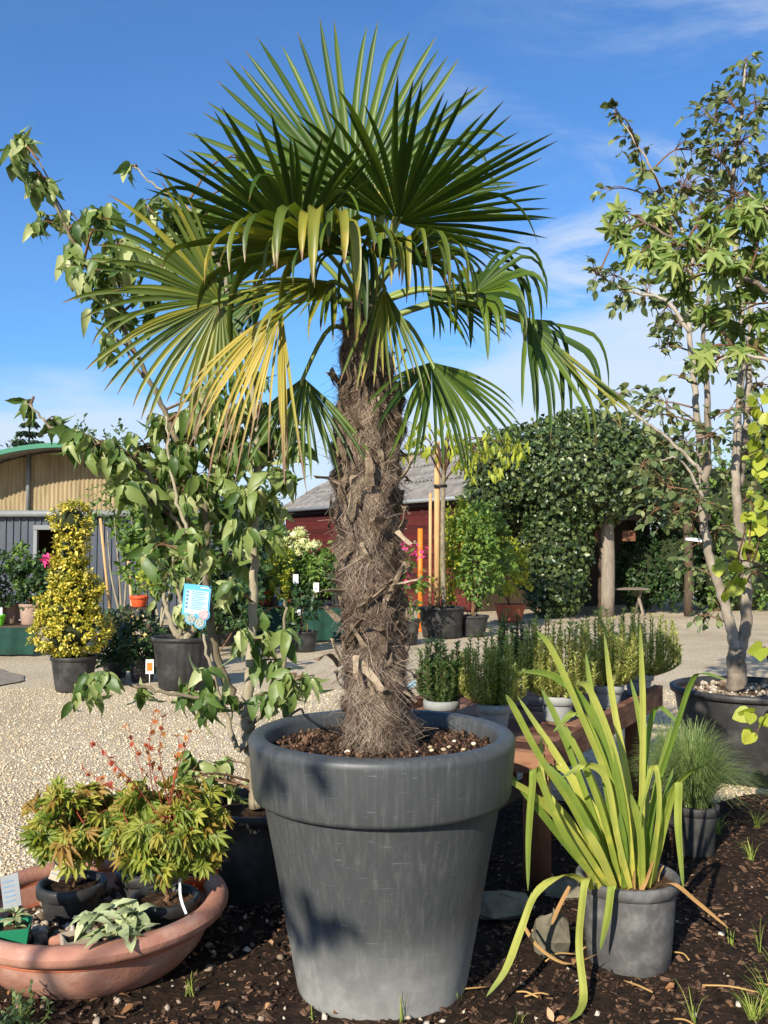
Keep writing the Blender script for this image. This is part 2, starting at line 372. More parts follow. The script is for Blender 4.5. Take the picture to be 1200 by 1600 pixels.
M['pink'] = plain('pink_petal', C(226, 60, 130), .6)
M['cream'] = leafmat('cream_petal', [C(186, 190, 120), C(214, 214, 158), C(232, 230, 186)], trans=.2, rough=.6)
M['palegold'] = leafmat('pale_yellow_petal', [C(214, 190, 110), C(232, 214, 150)], trans=.2, rough=.6)
M['shaded_paving'] = roughmat('shaded_paving', C(120, 110, 98), C(152, 140, 124), 9, 8, .9, .4, 90, r=False)  # paving tone darkened in place of a cast shadow
M['fibre'] = roughmat('palm_fibre', C(66, 52, 42), C(106, 89, 74), 5, 5, .8, .2, 60, c3=C(166, 147, 128), spec=.25)
M['core'] = roughmat('trunk_core', C(44, 32, 24), C(76, 57, 43), 12, 8, .95, 1., 34, c3=C(112, 88, 68), stretch=(1, 1, .35), r=False, dist=.03)
M['stub'] = roughmat('dry_leaf_base', C(84, 69, 55), C(122, 104, 84), 26, 7, .85, .5, 70, c3=C(164, 146, 122))
# foliage
M['palm'] = leafmat('palm_leaf', [C(44, 66, 22), C(64, 88, 28), C(92, 112, 36)], tip=C(120, 92, 54), tipat=(.93, 1.04), trans=.22, rough=.42, spec=.32)
M['palm2'] = leafmat('palm_leaf_older', [C(62, 80, 24), C(94, 108, 34), C(138, 134, 46)], tip=C(134, 98, 66), tipat=(.88, 1.0), trans=.25, rough=.4, spec=.45, patch=(C(168, 150, 60), .7, .35, 1.32))
M['palmy'] = leafmat('palm_leaf_yellow', [C(146, 138, 52), C(182, 160, 66), C(196, 172, 92)], tip=C(128, 96, 74), tipat=(.58, .92), trans=.25, rough=.5, patch=(C(112, 122, 44), -.8, .4, .55))
M['petiole'] = leafmat('palm_petiole', [C(104, 124, 54), C(134, 146, 72)], trans=.05, rough=.45)
M['dogwood'] = leafmat('dogwood_leaf', [C(62, 88, 38), C(90, 114, 52), C(128, 144, 76), C(178, 182, 128)], trans=.25, rough=.45, spec=.45)
M['smalloval'] = leafmat('grey_green_leaf', [C(66, 84, 50), C(96, 110, 64), C(140, 148, 96)], trans=.22, rough=.5)
M['sweetgum'] = leafmat('star_leaf', [C(84, 108, 48), C(116, 136, 64), C(156, 164, 92)], trans=.28, rough=.45)
M['redbud'] = leafmat('yellow_heart_leaf', [C(126, 142, 42), C(160, 168, 58), C(186, 186, 76)], trans=.35, rough=.5)
M['iris'] = leafmat('iris_leaf', [C(104, 130, 50), C(148, 160, 68), C(188, 186, 92)], tip=C(120, 140, 74), tipat=(.7, 1.1), trans=.3, rough=.45, glow=1.15, jitter=.6, patch=(C(206, 196, 88), -.9, .3, .50))
M['irisdry'] = leafmat('iris_leaf_dry', [C(170, 128, 78), C(196, 158, 98)], trans=.15, rough=.7)
M['golden'] = leafmat('golden_leaf', [C(84, 104, 28), C(150, 146, 40), C(204, 182, 60), C(222, 206, 104)], trans=.2, rough=.4)
M['maple'] = leafmat('maple_leaf', [C(100, 120, 44), C(134, 146, 56), C(166, 166, 70), C(160, 124, 62)], trans=.35, rough=.5)
M['maplered'] = leafmat('maple_leaf_red', [C(170, 60, 50), C(196, 100, 52), C(190, 130, 60)], trans=.3, rough=.5)
M['lamb'] = leafmat('woolly_leaf', [C(140, 150, 104), C(168, 176, 128), C(190, 196, 150)], trans=.15, rough=.85, spec=.1)
M['rosemary'] = leafmat('rosemary_needle', [C(136, 148, 76), C(180, 184, 102), C(212, 208, 136)], trans=.3, rough=.6)
M['rosemaryd'] = leafmat('rosemary_needle_dark', [C(62, 88, 48), C(90, 118, 64), C(120, 144, 82)], trans=.2, rough=.6)
M['ivy'] = leafmat('ivy_leaf', [C(38, 56, 32), C(54, 74, 38), C(78, 96, 50), C(112, 122, 66)], trans=.15, rough=.38, spec=.55)
M['darkhull'] = roughmat('light_block_fill', C(34, 42, 24), C(54, 60, 34), 4, 6, .95, .8, 8, r=False)  # dark fill for hulls added inside foliage to block light
M['yellowbush'] = leafmat('yellow_green_leaf', [C(110, 128, 40), C(156, 164, 52), C(196, 190, 70)], trans=.28, rough=.5)
M['greenbush'] = leafmat('mid_green_leaf', [C(62, 90, 36), C(90, 118, 46), C(124, 146, 62)], trans=.25, rough=.5)
M['darkbush'] = leafmat('dark_green_leaf', [C(36, 58, 32), C(52, 78, 42), C(76, 98, 52)], trans=.2, rough=.45)
M['conifer'] = leafmat('conifer_needle', [C(44, 62, 46), C(62, 80, 58)], trans=.1, rough=.6)
M['farleaf'] = leafmat('distant_leaf', [C(70, 90, 56), C(92, 110, 66)], trans=.2, rough=.6)
M['fescue'] = leafmat('fescue_blade', [C(92, 118, 62), C(126, 146, 84), C(160, 170, 110)], trans=.25, rough=.6)
M['weed'] = leafmat('weed_blade', [C(96, 124, 44), C(136, 154, 62), C(176, 176, 96)], trans=.3, rough=.6)
M['herb'] = leafmat('herb_leaf', [C(82, 104, 62), C(112, 132, 82), C(136, 152, 100)], trans=.25, rough=.65)
M['dry'] = leafmat('dry_leaf', [C(120, 80, 48), C(170, 122, 80), C(196, 156, 116)], trans=.1, rough=.8)

# ---------------------------------------------------------------- ground
def fbm(x, y, s):
    return (np.sin(x * 1.7 * s + 1.3) * np.cos(y * 1.3 * s + .4) + .5 * np.sin(x * 3.9 * s - y * 2.7 * s) + .25 * np.cos(x * 8.3 * s + y * 7.1 * s)) / 1.75
def setting(o): o['kind'] = 'structure'; return o
def sheet(xs, ys, zf):
    X, Y = np.meshgrid(xs, ys, indexing='ij'); Z = zf(X, Y); n, m = X.shape
    fs = [(i * m + j, (i + 1) * m + j, (i + 1) * m + j + 1, i * m + j + 1) for i in range(n - 1) for j in range(m - 1)]
    return Proto(np.stack([X, Y, Z], -1).reshape(-1, 3), fs)
def ground():
    xs = np.concatenate([np.linspace(-400, -12, 6), np.linspace(-10, 10, 60), np.linspace(12, 400, 6)])
    ys = np.concatenate([np.linspace(-400, -4, 5), np.linspace(-2, 26, 80), np.linspace(30, 600, 8)])
    setting(MB().add(sheet(xs, ys, lambda x, y: .008 * fbm(x, y, .9) * (np.abs(x) < 10) - .012)).build('gravel_ground', M['gravel']))
    # bark mulch bed: its far edge wanders and lies further back on the right, dark under the table in place of shade
    back = lambda x: 3.95 + .12 * np.sin(x * 3.1) + .05 * np.sin(x * 9) + 1.55 / (1 + np.exp(-(x - .32) * 9))
    xs = np.linspace(-5, 5, 150); u = np.linspace(0, 1, 90)
    X, U = np.meshgrid(xs, u, indexing='ij'); Y = -1.5 + (back(X) + 1.5) * U
    Z = .022 * fbm(X, Y, 3.) * np.minimum((1 - U) * 6, 1) + .012 * np.minimum((1 - U) * 8, 1) + .006 + RNG.normal(0, .003, X.shape) * (U < .98)
    n, m = X.shape
    fs = [(i * m + j, (i + 1) * m + j, (i + 1) * m + j + 1, i * m + j + 1) for i in range(n - 1) for j in range(m - 1)]
    setting(MB().raw(np.stack([X, Y, Z], -1).reshape(-1, 3), fs).build('mulch_bed', M['mulch']))
    zt = lambda x, y: .022 * fbm(x, y, 3.) + .018
    # bark chips
    k = 24000; x = RNG.uniform(-1.9, 2.4, k); y = 2.55 + 3. * RNG.random(k) ** 1.5; ok = y < back(x) - .02; x, y = x[ok], y[ok]; k = len(x)
    L = np.minimum(RNG.gamma(2.2, .0034, k) + .003, .03)
    chip = Proto([(-1, -.5, 0), (1, -.35, .05), (.9, .5, 0), (-.7, .45, .06), (-.9, -.4, .25), (.9, -.3, .28), (.8, .42, .22), (-.6, .4, .3)],
                 [(4, 5, 6, 7), (0, 1, 5, 4), (1, 2, 6, 5), (2, 3, 7, 6), (3, 0, 4, 7)])
    th = RNG.uniform(0, 6.283, k); D = np.stack([np.cos(th), np.sin(th), RNG.normal(0, .25, k)], 1); N = np.array([0, 0, 1.]) + RNG.normal(0, .3, (k, 3))
    R = frames(D, N) * (L[:, None, None] * np.array([1., .8, .8]))
    mb = MB().scatter(chip, R, np.stack([x, y, zt(x, y)], 1))
    mb.build('bark_chips', M['chip'], smooth=False, kind='stuff')['label'] = 'brown bark chips strewn over the dark mulch bed'
    # pale pebbles in the mulch
    k = 1100; x = RNG.uniform(-1.9, 2.2, k); y = 2.6 + 2.2 * RNG.random(k) ** 1.3; ok = (y < back(x)) & (RNG.random(k) < np.where(x < .3, 1, .35)); x, y = x[ok], y[ok]; k = len(x)
    s = RNG.gamma(2.2, .0032, k) + .003; mb = MB()
    mb.scatter(OCT, frames(rdir(k), rdir(k)) * s[:, None, None], np.stack([x, y, zt(x, y) + s * .25], 1))
    mb.build('pebbles', M['pebble'], kind='stuff')['label'] = 'small pale pebbles scattered in the dark mulch'
    # loose stones of the gravel yard where they are near enough to see
    k = 80000; y = 3.7 + 6.3 * RNG.random(k) ** 1.5; x = RNG.uniform(-.48, .48, k) * y * 1.05; ok = y > back(x) - .05; x, y = x[ok], y[ok]; k = len(x)
    s = RNG.gamma(5, .0011, k) + .002; z = .008 * fbm(x, y, .9) - .012
    MB().scatter(OCT, frames(rdir(k), np.array([0, 0, 1.]) + .3 * rdir(k)) * s[:, None, None], np.stack([x, y, z + s * .2], 1)).build('gravel_stones', M['gstone'], kind='stuff')['label'] = 'loose beige gravel stones covering the yard'
    # paved patch, its off-frame shade put into the darker colour
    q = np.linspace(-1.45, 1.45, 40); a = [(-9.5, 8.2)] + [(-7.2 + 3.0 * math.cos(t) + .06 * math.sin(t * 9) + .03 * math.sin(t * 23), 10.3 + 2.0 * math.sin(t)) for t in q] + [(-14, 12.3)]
    setting(MB().raw([(p[0], p[1], .004) for p in a], [tuple(range(len(a)))]).build('shaded_apron', M['shaded_paving']))
ground()

# ---------------------------------------------------------------- pots
def pot(root, c, r0, r1, h, mat, soil=True, rim=True, rib=0., n=40, soilz=None, nrib=22):
    """nursery pot: tapered body with inner wall, rolled rim, soil; c = base centre"""
    sz = h * .9 if soilz is None else soilz; rs = r0 + (r1 - r0) * sz / h
    MB().lathe([(r0 * .96, 0), (r0, .008), (r0 + (r1 - r0) * .5, h * .5), (r1 - .002, h - .03), (r1 - .002, h - .004), (r1 - .012, h - .004), (r1 - .014, h - .03), (rs - .012, max(sz - .06, .02))], c, n=max(n, 48 if rib else n), closed=True, rib=rib, nrib=nrib, rz=(.005, h * .86)).build('body', mat, root)
    if rim:
        e = max(.008, r1 * .045)
        MB().lathe([(r1 - .006, h - .045), (r1 + e, h - .04), (r1 + e * 1.2, h - .008), (r1 + e * .6, h), (r1 - .010, h), (r1 - .013, h - .02)], c, n=n).build('rim', mat, root)
    if soil:
        rr = rs - .008; V = [(c[0], c[1], c[2] + sz + .01)]; fs = []; K = 20; R = 6
        for i in range(1, R + 1):
            for j in range(K):
                q = rr * i / R; a = 2 * math.pi * j / K; V.append((c[0] + q * math.cos(a), c[1] + q * math.sin(a), c[2] + sz + RNG.normal(0, .006) * (i < R)))
        fs = [(0, 1 + j, 1 + (j + 1) % K) for j in range(K)] + [(1 + (i - 1) * K + j, 1 + i * K + j, 1 + i * K + (j + 1) % K, 1 + (i - 1) * K + (j + 1) % K) for i in range(1, R) for j in range(K)]
        MB().raw(V, fs).build('soil', M['soil'], root)
    return c[2] + sz

# ---------------------------------------------------------------- foliage generators
def blob_leaves(lobes, n, size, proto, upbias=.5, rough=.22, shell=.55, sizevar=.3):
    """leaves through a union of ellipsoids [(centre, radii)], denser to the outside, in clumps"""
    vol = np.array([np.prod(r) ** .67 for _, r in lobes]); vol /= vol.sum(); Ts = []; Ds = []
    for (c, r), f in zip(lobes, vol):
        c = np.array(c); r = np.array(r); k = int(n * f); m = max(int(k / 16), 3)
        cd = rdir(m); cc = cd * (shell + (1.02 - shell) * RNG.random((m, 1)) ** .6) * (1 + rough * RNG.normal(size=(m, 1)) * .5)
        idx = RNG.integers(0, m, k); cl = cc[idx] + RNG.normal(0, .5 / math.sqrt(m) * 1.5, (k, 3))
        Ts.append(c + cl * r); Ds.append(nzr(cl / r))
    T = np.vstack(Ts); O = np.vstack(Ds); k = len(T)
    D = nzr(O * .7 + rdir(k) * .8 + np.array([0, 0, .15])); N = nzr(O * .6 + np.array([0, -.15, upbias]) + rdir(k) * .5)
    s = size * (1 + sizevar * RNG.normal(size=k)).clip(.4, 2)
    return frames(D, N) * s[:, None, None], T
def bush(name, label, cat, basept, lobes, n, size, proto, mat, stems=4, stem_mat='twig', potspec=None, group=None, part='crown', srad=.012, **kw):
    root = thing(name, label, cat, basept, group)
    z0 = basept[2]
    if potspec: z0 = pot(root, basept, *potspec[:3], M[potspec[3]], rib=potspec[4] if len(potspec) > 4 else 0.)
    mb = MB(); b = np.array([basept[0], basept[1], z0])
    for i in range(stems):
        c, r = lobes[i % len(lobes)]; e = np.array(c) + RNG.normal(0, .3, 3) * np.array(r)
        o = b + RNG.normal(0, .02, 3) * (1, 1, 0) - np.array([0, 0, .02])
        P = spline([o, o * .5 + e * .5 + RNG.normal(0, .04, 3), e], 8); mb.tube(P, np.linspace(srad, srad * .35, 8), 6)
    mb.build('stem' if stems else 'stem', M[stem_mat], root)
    Mx, T = blob_leaves(lobes, n, size, proto, **kw)
    MB().scatter(proto, Mx, T).build(part, M[mat], root)
    return root
LEAF = oval(.5, .22, .2, 4); NARROW = oval(.3, .2, .35, 4); DIA = diamond(.55)

# ---------------------------------------------------------------- arched shed
def shed():
    D = 20.; k = D / F; P0 = W(120, 803, D); cx = P0[0]; zw = P0[2]; R = 379 * k; zc = zw - 279 * k; hw = 256 * k
    root = thing('arched_shed', 'shed with grey ribbed metal wall, beige corrugated gable and green edged arched roof', 'shed', (cx, D, 0))
    # ribbed metal wall, leaving the doorway open
    rib = .16
    def ribbed(x0, x1, z0, z1, name):
        xs = []; ys = []; x = x0
        while x < x1 - .001:
            for dx, dy in ((0, 0), (.10, 0), (.115, -.03), (.145, -.03)): xs.append(min(x + dx, x1)); ys.append(D + dy)
            x += rib
        xs.append(x1); ys.append(D); n = len(xs)
        V = [(a, b, z0) for a, b in zip(xs, ys)] + [(a, b, z1) for a, b in zip(xs, ys)]
        MB().raw(V, [(i, i + 1, n + i + 1, n + i) for i in range(n - 1)]).build(name, M['clad'], root, smooth=False)
    d0, d1 = W(68, 0, D)[0], W(142, 0, D)[0]
    ribbed(cx - hw, d0, 0, zw - .02, 'wall_sheet'); ribbed(d1, cx + hw, 0, zw - .02, 'wall_sheet'); ribbed(d0, d1, zw - .28, zw - .02, 'wall_sheet')
    MB().box((d0 + .04, D - .04, (zw - .28) / 2), (.08, .1, zw - .28)).build('door_post', M['pipe'], root, False)
    MB().box((d1 - .04, D - .04, (zw - .28) / 2), (.08, .1, zw - .28)).build('door_post', M['pipe'], root, False)
    MB().box(((d0 + d1) / 2, D - .05, zw - .3), (d1 - d0, .12, .1)).build('door_head', M['pipe'], root, False)
    MB().box((d1 - .16, D - .05, .9), (.12, .06, 1.7)).build('orange_panel', M['orange_post'], root, False)
    MB().box(((d0 + d1) / 2, D + 2.5, 1.2), (d1 - d0 + 2, .1, 2.4)).build('back_partition', M['darkwood'], root, False)
    # corrugated gable
    xs = np.arange(cx - hw, cx + hw, .0238); ys = D - .02 + .022 * np.cos((xs - cx) * 2 * math.pi / .096); zt = zc + np.sqrt(np.maximum(R ** 2 - (xs - cx) ** 2, 0)) - .02
    n = len(xs); V = np.vstack([np.stack([xs, ys, np.full(n, zw)], 1), np.stack([xs, ys, np.maximum(zt, zw + .001)], 1)])
    MB().raw(V, [(i, i + 1, n + i + 1, n + i) for i in range(n - 1)]).build('gable_sheet', M['gable'], root)
    # curved roof and its green verge
    a = np.linspace(-math.asin(hw / R), math.asin(hw / R), 40); arc = np.stack([cx + R * np.sin(a), zc + R * np.cos(a)], 1)
    V = [(x, y, z + .02) for y in (D - 1.0, D + 9) for x, z in arc]; MB().raw(V, [(i, i + 1, 41 + i - 0, 40 + i) for i in range(39)]).build('roof', M['roofing'], root)
    V = []; fs = []
    for x, z in arc: V += [(x, D - 1.02, z - .05), (x, D - 1.02, z + .05), (x, D - .92, z + .05), (x, D - .92, z - .05)]
    for i in range(39):
        for j in range(4): fs.append((4 * i + j, 4 * i + (j + 1) % 4, 4 * i + 4 + (j + 1) % 4, 4 * i + 4 + j))
    MB().raw(V, fs).build('roof_edge', M['green_trim'], root, False)
    g = W(59, 0, D)[0]
    MB().tube([(g, D - .09, zw), (g, D - .09, zw + 1.38)], .045, 10).build('drainpipe', M['pipe'], root)
    MB().tube([(cx - hw, D - .14, zw), (cx + hw, D - .14, zw)], .075, 12).build('gutter', M['pipe'], root)
    for sx in (-1, 1):
        MB().raw([(cx + sx * hw, D, 0), (cx + sx * hw, D + 9, 0), (cx + sx * hw, D + 9, zw), (cx + sx * hw, D, zw)], [(0, 1, 2, 3)]).build('side_wall', M['clad'], root)
shed()

# ---------------------------------------------------------------- red barn with corrugated roof
def barn():
    p0, p1 = np.array([-3.6, 30.0]), np.array([2.05, 21.75]); e = nz(p1 - p0); v = np.array([-e[1], e[0]])   # v points back from the front wall
    if v[1] < 0: v = -v
    Ln = 9.8; root = thing('red_barn', 'dark red boarded barn with grey corrugated roof and pale gutter', 'barn', (p0[0], p0[1], 0))
    ang = math.atan2(e[1], e[0]); Rz = np.array([[math.cos(ang), -math.sin(ang), 0], [math.sin(ang), math.cos(ang), 0], [0, 0, 1]])
    tilt = lambda a: np.array([[1, 0, 0], [0, math.cos(a), -math.sin(a)], [0, math.sin(a), math.cos(a)]])
    for i in range(22):
        z = .1 + i * .125; c = p0 + e * (Ln / 2 + .15) + v * .25
        MB().box((c[0], c[1], z), (Ln - .3, .03, .122), Rz @ tilt(.12), r=RNG.random()).build('board', M['barn'], root, False)
    # left end wall
    c = p0 + e * .17 + v * 3.2; a2 = math.atan2(v[1], v[0]); R2 = np.array([[math.cos(a2), -math.sin(a2), 0], [math.sin(a2), math.cos(a2), 0], [0, 0, 1]])
    for i in range(22): MB().box((c[0], c[1], .1 + i * .125), (5.8, .03, .122), R2 @ tilt(-.12), r=RNG.random()).build('board', M['barn'], root, False)
    q = lambda s, d, z: np.append(p0 + e * s + v * d, z)
    MB().raw([q(.2, .3, 2.8), q(.2, 6.1, 2.8), q(.2, 3.2, 4.4)], [(0, 1, 2)]).build('gable_end', M['barn'], root)
    MB().raw([q(Ln - .2, .3, 0), q(Ln - .2, 6.1, 0), q(Ln - .2, 6.1, 2.8), q(Ln - .2, 3.2, 4.4), q(Ln - .2, .3, 2.8)], [(0, 1, 2, 3, 4)]).build('end_wall', M['darkwood'], root)  # barn end coloured dark to stand in for shade under the ivy
    MB().raw([q(.2, 6.1, 0), q(Ln - .2, 6.1, 0), q(Ln - .2, 6.1, 2.8), q(.2, 6.1, 2.8)], [(0, 1, 2, 3)]).build('rear_wall', M['barn'], root)
    # roof sheets: wavy, in overlapping courses
    for side in (0, 1):
        for cr in range(3):
            for sh in range(10):
                ss = np.linspace(sh * .98, sh * .98 + 1.02, 45); n = len(ss); w = .026 * np.cos(ss * 2 * math.pi / .177); V = []
                for dd in (cr * 1.1, cr * 1.1 + 1.2):
                    d = dd if side == 0 else 6.4 - dd; z = 2.84 + dd * .53 - (.02 if dd == cr * 1.1 else .045) + cr * .012 + .004 * (sh % 2)
                    V += [q(s, d, z + ww) for s, ww in zip(ss, w)]
                MB().raw(V, [(i, i + 1, n + i + 1, n + i) for i in range(n - 1)]).build('roof_sheet', M['roofing'], root)
    MB().tube([q(-.05, 3.2, 4.56), q(Ln, 3.2, 4.56)], .08, 8).build('ridge_cap', M['roofing'], root)
    MB().tube([q(0, -.06, 2.78), q(Ln, -.06, 2.78)], .055, 10).build('gutter', M['pipe'], root)
    MB().box(q(Ln / 2, .1, 2.70), (Ln, .03, .14), Rz).build('fascia', M['darkwood'], root, False)
barn()

# ---------------------------------------------------------------- ivy-clad shelter
def ell(px, py, d, rx, rz, ry): k = d / F; return (W(px, py, d), (rx * k, ry, rz * k))
def hullof(lobes, f=.86):
    mb = MB()
    for c, r in lobes:
        V = []; n, m = 18, 11
        for i in range(m + 1):
            for j in range(n):
                ph, th = math.pi * i / m, 2 * math.pi * j / n; q = f * (1 + RNG.normal(0, .035)); V.append(np.array(c) + q * np.array(r) * (math.sin(ph) * math.cos(th), math.sin(ph) * math.sin(th), math.cos(ph)))
        mb.raw(V, [(i * n + j, (i + 1) * n + j, (i + 1) * n + (j + 1) % n, i * n + (j + 1) % n) for i in range(m) for j in range(n)])
    return mb
def ivy():
    D = 21.5
    root = thing('ivy_shelter', 'open shelter smothered by a big dome of dark glossy ivy on log posts', 'shelter', (W(890, 955, D)[0], D, 0))
    lobes = [ell(880, 745, D, 130, 92, 2.2), ell(800, 735, D, 75, 65, 1.8), ell(960, 735, D + .3, 95, 72, 2.), ell(1030, 765, D + .4, 62, 58, 1.8), ell(768, 780, D - .2, 46, 50, 1.2),
             ell(868, 850, D - .9, 55, 85, .7), ell(868, 915, D - 1., 50, 52, .65), ell(905, 690, D, 90, 48, 1.6)]
    hullof(lobes, .84).build('light_block_hull', M['darkhull'], root)  # dark inner hull added so no light passes through the leaves
    n = 19000; Ts = []; Os = []
    A = np.array([(r[0] * r[2]) for _, r in lobes]); A /= A.sum()
    for (c, r), f in zip(lobes, A):
        k = int(n * f); o = rdir(k); o[:, 1] = -np.abs(o[:, 1]) * np.where(RNG.random(k) < .8, 1, -1)
        lump = 1 + .07 * np.sin(o[:, 0] * 9 + c[0]) * np.cos(o[:, 2] * 11) + .04 * np.sin(o[:, 0] * 23) * np.sin(o[:, 2] * 19)
        rad = (.87 + .14 * RNG.random(k) ** .7) * lump
        Ts.append(c + o * np.array(r) * rad[:, None]); Os.append(o)
    T = np.vstack(Ts); O = np.vstack(Os); k = len(T)
    Dn = nzr(rdir(k) + O * .5 + np.array([0, 0, -.35])); N = nzr(O * .9 + rdir(k) * .55 + np.array([0, -.1, .25]))
    s = .105 * (1 + .3 * RNG.normal(size=k)).clip(.4, 1.8)
    MB().scatter(diamond(.8, .14), frames(Dn, N) * s[:, None, None], T).build('ivy_foliage', M['ivy'], root, kind='stuff')
    for px, r in ((948, .17), (938, .07), (1075, .10)):
        b = W(px, 950, D - .6); MB().tube(spline([(b[0], b[1], 0), (b[0] + .03, b[1], 1.2), (b[0], b[1], 2.4)], 6), r, 12).build('post', M['wood_grey' if px == 948 else 'darkwood'], root)
    x0, x1 = W(745, 0, D)[0], W(1085, 0, D)[0]
    MB().box(((x0 + x1) / 2, D - .5, 2.3), (x1 - x0, .16, .2)).build('beam', M['darkwood'], root, False)
    MB().box(((x0 + x1) / 2, D + 1.9, 2.45), (x1 - x0, 4.6, .08)).build('roof_deck', M['darkwood'], root, False)
    for i in range(14):
        w = (x1 - x0) / 14; MB().box((x0 + w * (i + .5), D + 4.2, 1.2), (w - .02, .04, 2.4)).build('back_board', M['darkwood'], root, False)  # boards added dark, standing in for the deep shade inside
    MB().box((W(925, 0, D)[0], D - .62, W(0, 840, D)[2]), (.42, .05, .3)).build('red_panel', M['log'], root, False)
    MB().box((W(962, 0, D)[0], D - .62, W(0, 838, D)[2]), (.3, .05, .24)).build('red_panel', M['log'], root, False)
    # picnic table
    c = W(975, 945, D - .1); t = thing('picnic_table', 'weathered grey picnic table in the shade of the ivy shelter', 'table', (c[0], c[1], 0))
    for i in range(5): MB().box((c[0] + .0, c[1] - .28 + i * .14, .60), (1.0, .13, .035)).build('tabletop_plank', M['wood_grey'], t, False)
    for sx in (-.36, .36):
        for sy in (-1, 1):
            MB().tube([(c[0] + sx + sy * .0, c[1] + sy * .34, 0), (c[0] + sx, c[1] - sy * .2, .585)], .035, 4).build('leg', M['wood_grey'], t, False)
    # dark hedge at the right inside
    l = [ell(1005, 890, D + .8, 42, 60, .5), ell(1050, 880, D + .3, 34, 66, .5)]
    h = thing('shaded_hedge', 'dark leafy hedge in deep shade beside the picnic table', 'hedge', (W(1025, 0, D)[0], D + .5, 0))
    hullof(l, .8).build('stems', M['darkhull'], h); Mx, T = blob_leaves(l, 6000, .11, DIA); MB().scatter(DIA, Mx, T).build('foliage', M['darkbush'], h)  # the stems mesh is an added dark hull that blocks light
ivy()

# ---------------------------------------------------------------- distance
def far():
    lobes = []; x = -75
    while x < 80:
        h = RNG.uniform(2.6, 4.2); lobes.append(((x, 52 + RNG.uniform(-3, 3), h * .5), (RNG.uniform(2.5, 4), 2.5, h * .62))); x += RNG.uniform(2.5, 4.)
    mb = hullof(lobes, .9); Mx, T = blob_leaves(lobes, 16000, .34, DIA); mb.scatter(DIA, Mx, T)
    o = mb.build('far_tree_belt', M['farleaf'], kind='stuff'); o['label'] = 'hazy belt of distant trees along the horizon'
    for i, (px, py, ww) in enumerate(((133, 668, 30), (182, 672, 34), (20, 690, 26))):
        c, r = ell(px, py + 50, 38, ww, 52, 1.2)
        bush('background_tree', ['round tree top showing above the ridge of the arched shed', 'second tree crown right of the first above the arched shed', 'low tree crown at the far end of the arched shed roof'][i], 'tree', (c[0], 38, 0), [(c, r), (c + np.array([.4, 0, -.5]), r)], 900, .22, DIA, 'farleaf', srad=.12, stem_mat='darkwood')
    b = W(57, 0, 36); root = thing('conifer_tree', 'dark pointed conifer rising behind the shed roof', 'tree', (b[0], 36, 0)); top = W(57, 648, 36)[2]
    MB().tube([(b[0], 36, 0), (b[0], 36, top)], [.18, .02], 8).build('trunk', M['darkwood'], root)
    k = 2600; u = RNG.random(k) ** .7; th = RNG.uniform(0, 6.283, k); lay = np.round(u * 14) / 14 + RNG.normal(0, .008, k); rr = 1.9 * (lay + .02) * (.3 + .7 * RNG.random(k))
    T = np.stack([b[0] + rr * np.cos(th), 36 + rr * np.sin(th), top - lay * 5 - rr * .12], 1); Dn = np.stack([np.cos(th), np.sin(th), -.25 + 0 * th], 1)
    MB().scatter(diamond(.4), frames(Dn, np.array([0, 0, 1.]) + .4 * rdir(k)) * .3, T).build('crown', M['conifer'], root)
far()

